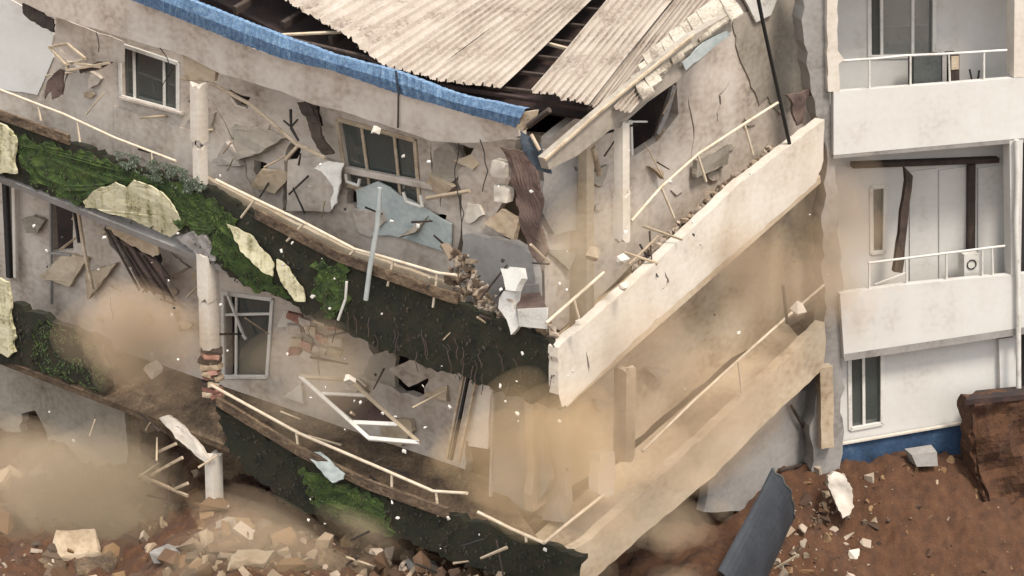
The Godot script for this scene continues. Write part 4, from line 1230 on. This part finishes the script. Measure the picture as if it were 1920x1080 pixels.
func rubble(called: String, label: String, spots: Array, cols: Array, smin: float, smax: float) -> void:
	# spots: [plane, polygon, count, lift]
	var n := 0
	for s in spots: n += s[2]
	var mm := MultiMesh.new()
	mm.transform_format = MultiMesh.TRANSFORM_3D
	mm.use_colors = true
	var mb := MB.new()
	mb.lump(Vector3.ZERO, Vector3.ONE, Basis.IDENTITY, 71, 0.5)
	mm.mesh = mb.mesh(Vector3.ZERO)
	mm.instance_count = n
	var k := 0
	var base := Vector3.ZERO
	for s in spots:
		var pg := PackedVector2Array()
		var lo := Vector2(1e9, 1e9)
		var hi := -lo
		for i in range(0, s[1].size(), 2):
			var p := Vector2(s[1][i], s[1][i + 1])
			pg.append(p); lo = lo.min(p); hi = hi.max(p)
		var got := 0
		while got < s[2]:
			var p := Vector2(rng.randf_range(lo.x, hi.x), rng.randf_range(lo.y, hi.y))
			if not Geometry2D.is_point_in_polygon(p, pg): continue
			var q := ground_hit(p.x, p.y) if s[0] == null else on(s[0], p.x, p.y)
			if q == Vector3.INF:
				got += 1
				mm.set_instance_transform(k, Transform3D(Basis.from_scale(Vector3.ONE * 0.001), Vector3.ZERO))
				k += 1
				continue
			var sz := smin * pow(smax / smin, pow(rng.randf(), 2.2))
			var bs := Basis(Vector3(rng.randf_range(-1, 1), rng.randf_range(-1, 1), rng.randf_range(-1, 1)).normalized(), rng.randf_range(0, TAU))
			bs = bs.scaled_local(Vector3(sz * rng.randf_range(0.6, 1.8), sz * rng.randf_range(0.4, 1.0), sz * rng.randf_range(0.6, 1.4)))
			if base == Vector3.ZERO: base = q
			mm.set_instance_transform(k, Transform3D(bs, q - base))
			mm.set_instance_color(k, cols[rng.randi() % cols.size()] * rng.randf_range(0.7, 1.2) * GRIME)
			k += 1; got += 1
	var o := MultiMeshInstance3D.new()
	o.name = numbered(called)
	o.multimesh = mm
	o.material_override = M.rubble
	add_child(o)
	o.position = base
	tag(o, label, "rubble", "", "stuff")

func build_rubble() -> void:
	var tan := [Color(0.36, 0.27, 0.19), Color(0.45, 0.36, 0.28), Color(0.2, 0.14, 0.09), Color(0.42, 0.34, 0.26), Color(0.12, 0.08, 0.05)]
	var earth := [Color(0.2, 0.11, 0.05), Color(0.13, 0.07, 0.035), Color(0.26, 0.16, 0.08), Color(0.4, 0.3, 0.2), Color(0.09, 0.05, 0.03)]
	rubble("rubble", "brown rubble heaped along the upper right balcony top", [[shift(RF, -0.3), [1190, 500, 1240, 450, 1330, 370, 1440, 280, 1470, 290, 1380, 350, 1300, 430, 1210, 510], 420]], tan, 0.03, 0.16)
	rubble("rubble", "broken plaster piled on the balcony corner around the white fixture", [[shift(LF, -0.15), [840, 470, 880, 480, 940, 590, 1030, 600, 1050, 660, 950, 640, 850, 580], 380]], tan, 0.03, 0.15)
	rubble("rubble", "muddy rubble across the bottom below the lower balcony", [[null, [360, 985, 540, 980, 760, 1000, 1000, 1060, 1000, 1120, 330, 1120], 500], [shift(LF, 0.35), [400, 1010, 540, 1000, 760, 1040, 960, 1090, 960, 1120, 380, 1120], 260]], tan + earth + earth, 0.02, 0.34)
	rubble("rubble", "rubble and splinters at the foot of the dark curved sheet", [[null, [1440, 1090, 1480, 930, 1560, 860, 1640, 900, 1640, 1090], 240], [shift(RF, 0.5), [1500, 1000, 1560, 900, 1600, 960, 1560, 1060], 120]], earth + tan, 0.02, 0.16)
	rubble("rubble", "loose stones and clods on the soil bank by the blue plinth", [[null, [1600, 880, 1820, 840, 1830, 760, 1920, 790, 1920, 1090, 1560, 1090], 190]], earth + earth, 0.012, 0.12)
	rubble("rubble", "brown debris and clods filling the lower left ruin", [[null, [-10, 830, 240, 850, 420, 900, 420, 1100, -10, 1100], 420]], earth + earth + tan, 0.015, 0.32)

# ------------------------------------------------------------------ chips in the air
func build_chips() -> void:
	var shapes := []
	for k in 5:
		var mb := MB.new()
		mb.lump(Vector3.ZERO, Vector3(1, 0.7, 0.6), Basis.IDENTITY, 40 + k, 0.55)
		shapes.append(mb.mesh(Vector3.ZERO))
	for k in 110:
		var x := rng.randf_range(40, 1560)
		var y := rng.randf_range(280, 1060)
		if x > 1180 and rng.randf() < 0.4: x -= 700
		var o := MeshInstance3D.new()
		o.name = numbered("plaster_chip")
		o.mesh = shapes[k % 5]
		var pale := k % 4 != 3
		o.material_override = M.white if pale else M.dark
		add_child(o)
		var pl := LF if x < 1048 else RF
		o.position = on(shift(pl, rng.randf_range(0.15, 0.9)), x, y)
		o.basis = Basis(Vector3(rng.randf(), rng.randf(), rng.randf() + 0.1).normalized(), rng.randf_range(0, TAU)).scaled(Vector3.ONE * rng.randf_range(0.02, 0.06)) * Basis.from_scale(Vector3(1, rng.randf_range(0.4, 1.8), 1))
		var place := "upper left wall" if x < 1048 and y < 400 else "mossy upper balcony" if x < 1048 and y < 640 else "lower left balcony" if x < 1048 and y < 900 else "bottom rubble" if x < 1048 else "upper right balcony" if y < 560 else "dusty lower right balcony"
		var tone := "pale plaster" if pale else "dark splinter"
		tag(o, "tiny %s chip flying in front of the %s" % [tone, place], "chip", "%s chips before the %s" % [tone, place])
	var big := [[1166, 486, 0.17, "white lump falling just below the broken right column"], [1112, 478, 0.2, "tan lump hanging in the dust left of the right column"], [1170, 536, 0.12, "small white lump lower of two below the broken right column"], [1497, 580, 0.22, "pale yellow lump by the end of lower right rail"], [1602, 1046, 0.26, "white lump at the bottom edge on the soil slope"], [1086, 604, 0.1, "white piece at the foot of the short corner railing"], [704, 244, 0.11, "white piece in front of the second upper window"], [655, 712, 0.14, "white piece on the corner of fallen window frame"], [288, 692, 0.2, "pale block thrown up in the lower left dust cloud"]]
	for s in big:
		var mb := MB.new()
		var pl := LF if s[0] < 1048 else (RF if s[0] < 1550 else SF)
		mb.lump(on(shift(pl, 0.25 if s[0] < 1550 else 1.4), s[0], s[1]), Vector3(s[2], s[2] * 0.9, s[2] * 0.8), Basis(Vector3(0.3, 0.4, 0.8).normalized(), s[0] * 0.1), int(s[0]), 0.45)
		tag(obj("plaster_lump", mb, M.cream if s[0] != 1112 else M.timber), s[3], "plaster")

# ------------------------------------------------------------------ dust
func cloud(label: String, pl: Plane, px: float, py: float, size: Vector3, dens: float, col: Color, n: int) -> void:
	# a billow of dust: many ragged puffs, thick in the middle and thinning outwards
	var o := thing("dust_cloud", label, "dust", on(pl, px, py), "dust clouds around the falling building")
	var m := FogMaterial.new()
	m.density = dens
	m.albedo = col
	for k in n:
		var r := pow(rng.randf(), 0.8) * 0.46
		var t := rng.randf_range(0, TAU)
		var d := Vector3(cos(t) * r, sin(t) * r, rng.randf_range(-0.2, 0.2)) * size
		var big := lerpf(0.75, 0.24, r / 0.46) * rng.randf_range(0.75, 1.25)
		var s := Vector3(size.x * big * rng.randf_range(0.7, 1.3), size.y * big * rng.randf_range(0.7, 1.3), size.z * maxf(big, 0.35))
		var tw := rng.randf_range(-0.9, 0.9)
		for j in 2:
			var f := FogVolume.new()
			f.name = "puff"
			f.shape = RenderingServer.FOG_VOLUME_SHAPE_ELLIPSOID
			f.size = s * [0.62, 1.0][j]
			f.material = m
			o.add_child(f, true)
			f.position = d
			f.rotation.z = tw

func build_dust() -> void:
	var tan := Color(1.0, 0.86, 0.71)
	var gold := Color(1.0, 0.85, 0.66)
	var brown := Color(1.0, 0.89, 0.75)
	cloud("golden dust cloud boiling out of the lower corner", shift(LF, 1.3), 1000, 860, Vector3(3.4, 2.4, 1.6), 0.2, gold, 14)
	cloud("tan dust in front of the lower right balcony", shift(RF, 0.9), 1260, 740, Vector3(4.8, 3.4, 1.6), 0.16, tan, 14)
	cloud("tan dust below the far end of the upper right balcony", shift(RF, 0.8), 1450, 540, Vector3(3.4, 3.0, 1.4), 0.17, tan, 10)
	cloud("brown dust behind the short corner railing", shift(RF, 0.3), 1100, 460, Vector3(2.0, 2.4, 1.4), 0.17, brown, 8)
	cloud("dust veil over the torn junction wall", shift(SF, 0.8), 1585, 450, Vector3(1.5, 4.4, 1.2), 0.17, tan, 9)
	cloud("pale dust around the first middle column and shutter", shift(LF, 0.8), 260, 640, Vector3(3.2, 2.4, 1.6), 0.2, tan, 13)
	cloud("brown dust drifting over the lower left ruin", shift(LF, 1.2), 150, 940, Vector3(5.4, 2.8, 1.8), 0.18, brown, 13)
	cloud("grey dust around the fallen window", shift(LF, 0.3), 600, 710, Vector3(3.2, 2.0, 1.4), 0.15, brown, 9)
	cloud("brown dust beside the dark curved sheet", shift(RF, 1.0), 1240, 1010, Vector3(3.0, 2.2, 1.6), 0.17, brown, 9)
	cloud("thick tan dust hiding the bottom of the lower right balcony", shift(RF, 1.2), 1170, 930, Vector3(3.2, 2.0, 1.6), 0.17, tan, 10)
	cloud("dust low over the bottom rubble", shift(LF, 1.2), 540, 1040, Vector3(5.4, 1.6, 1.6), 0.2, brown, 11)
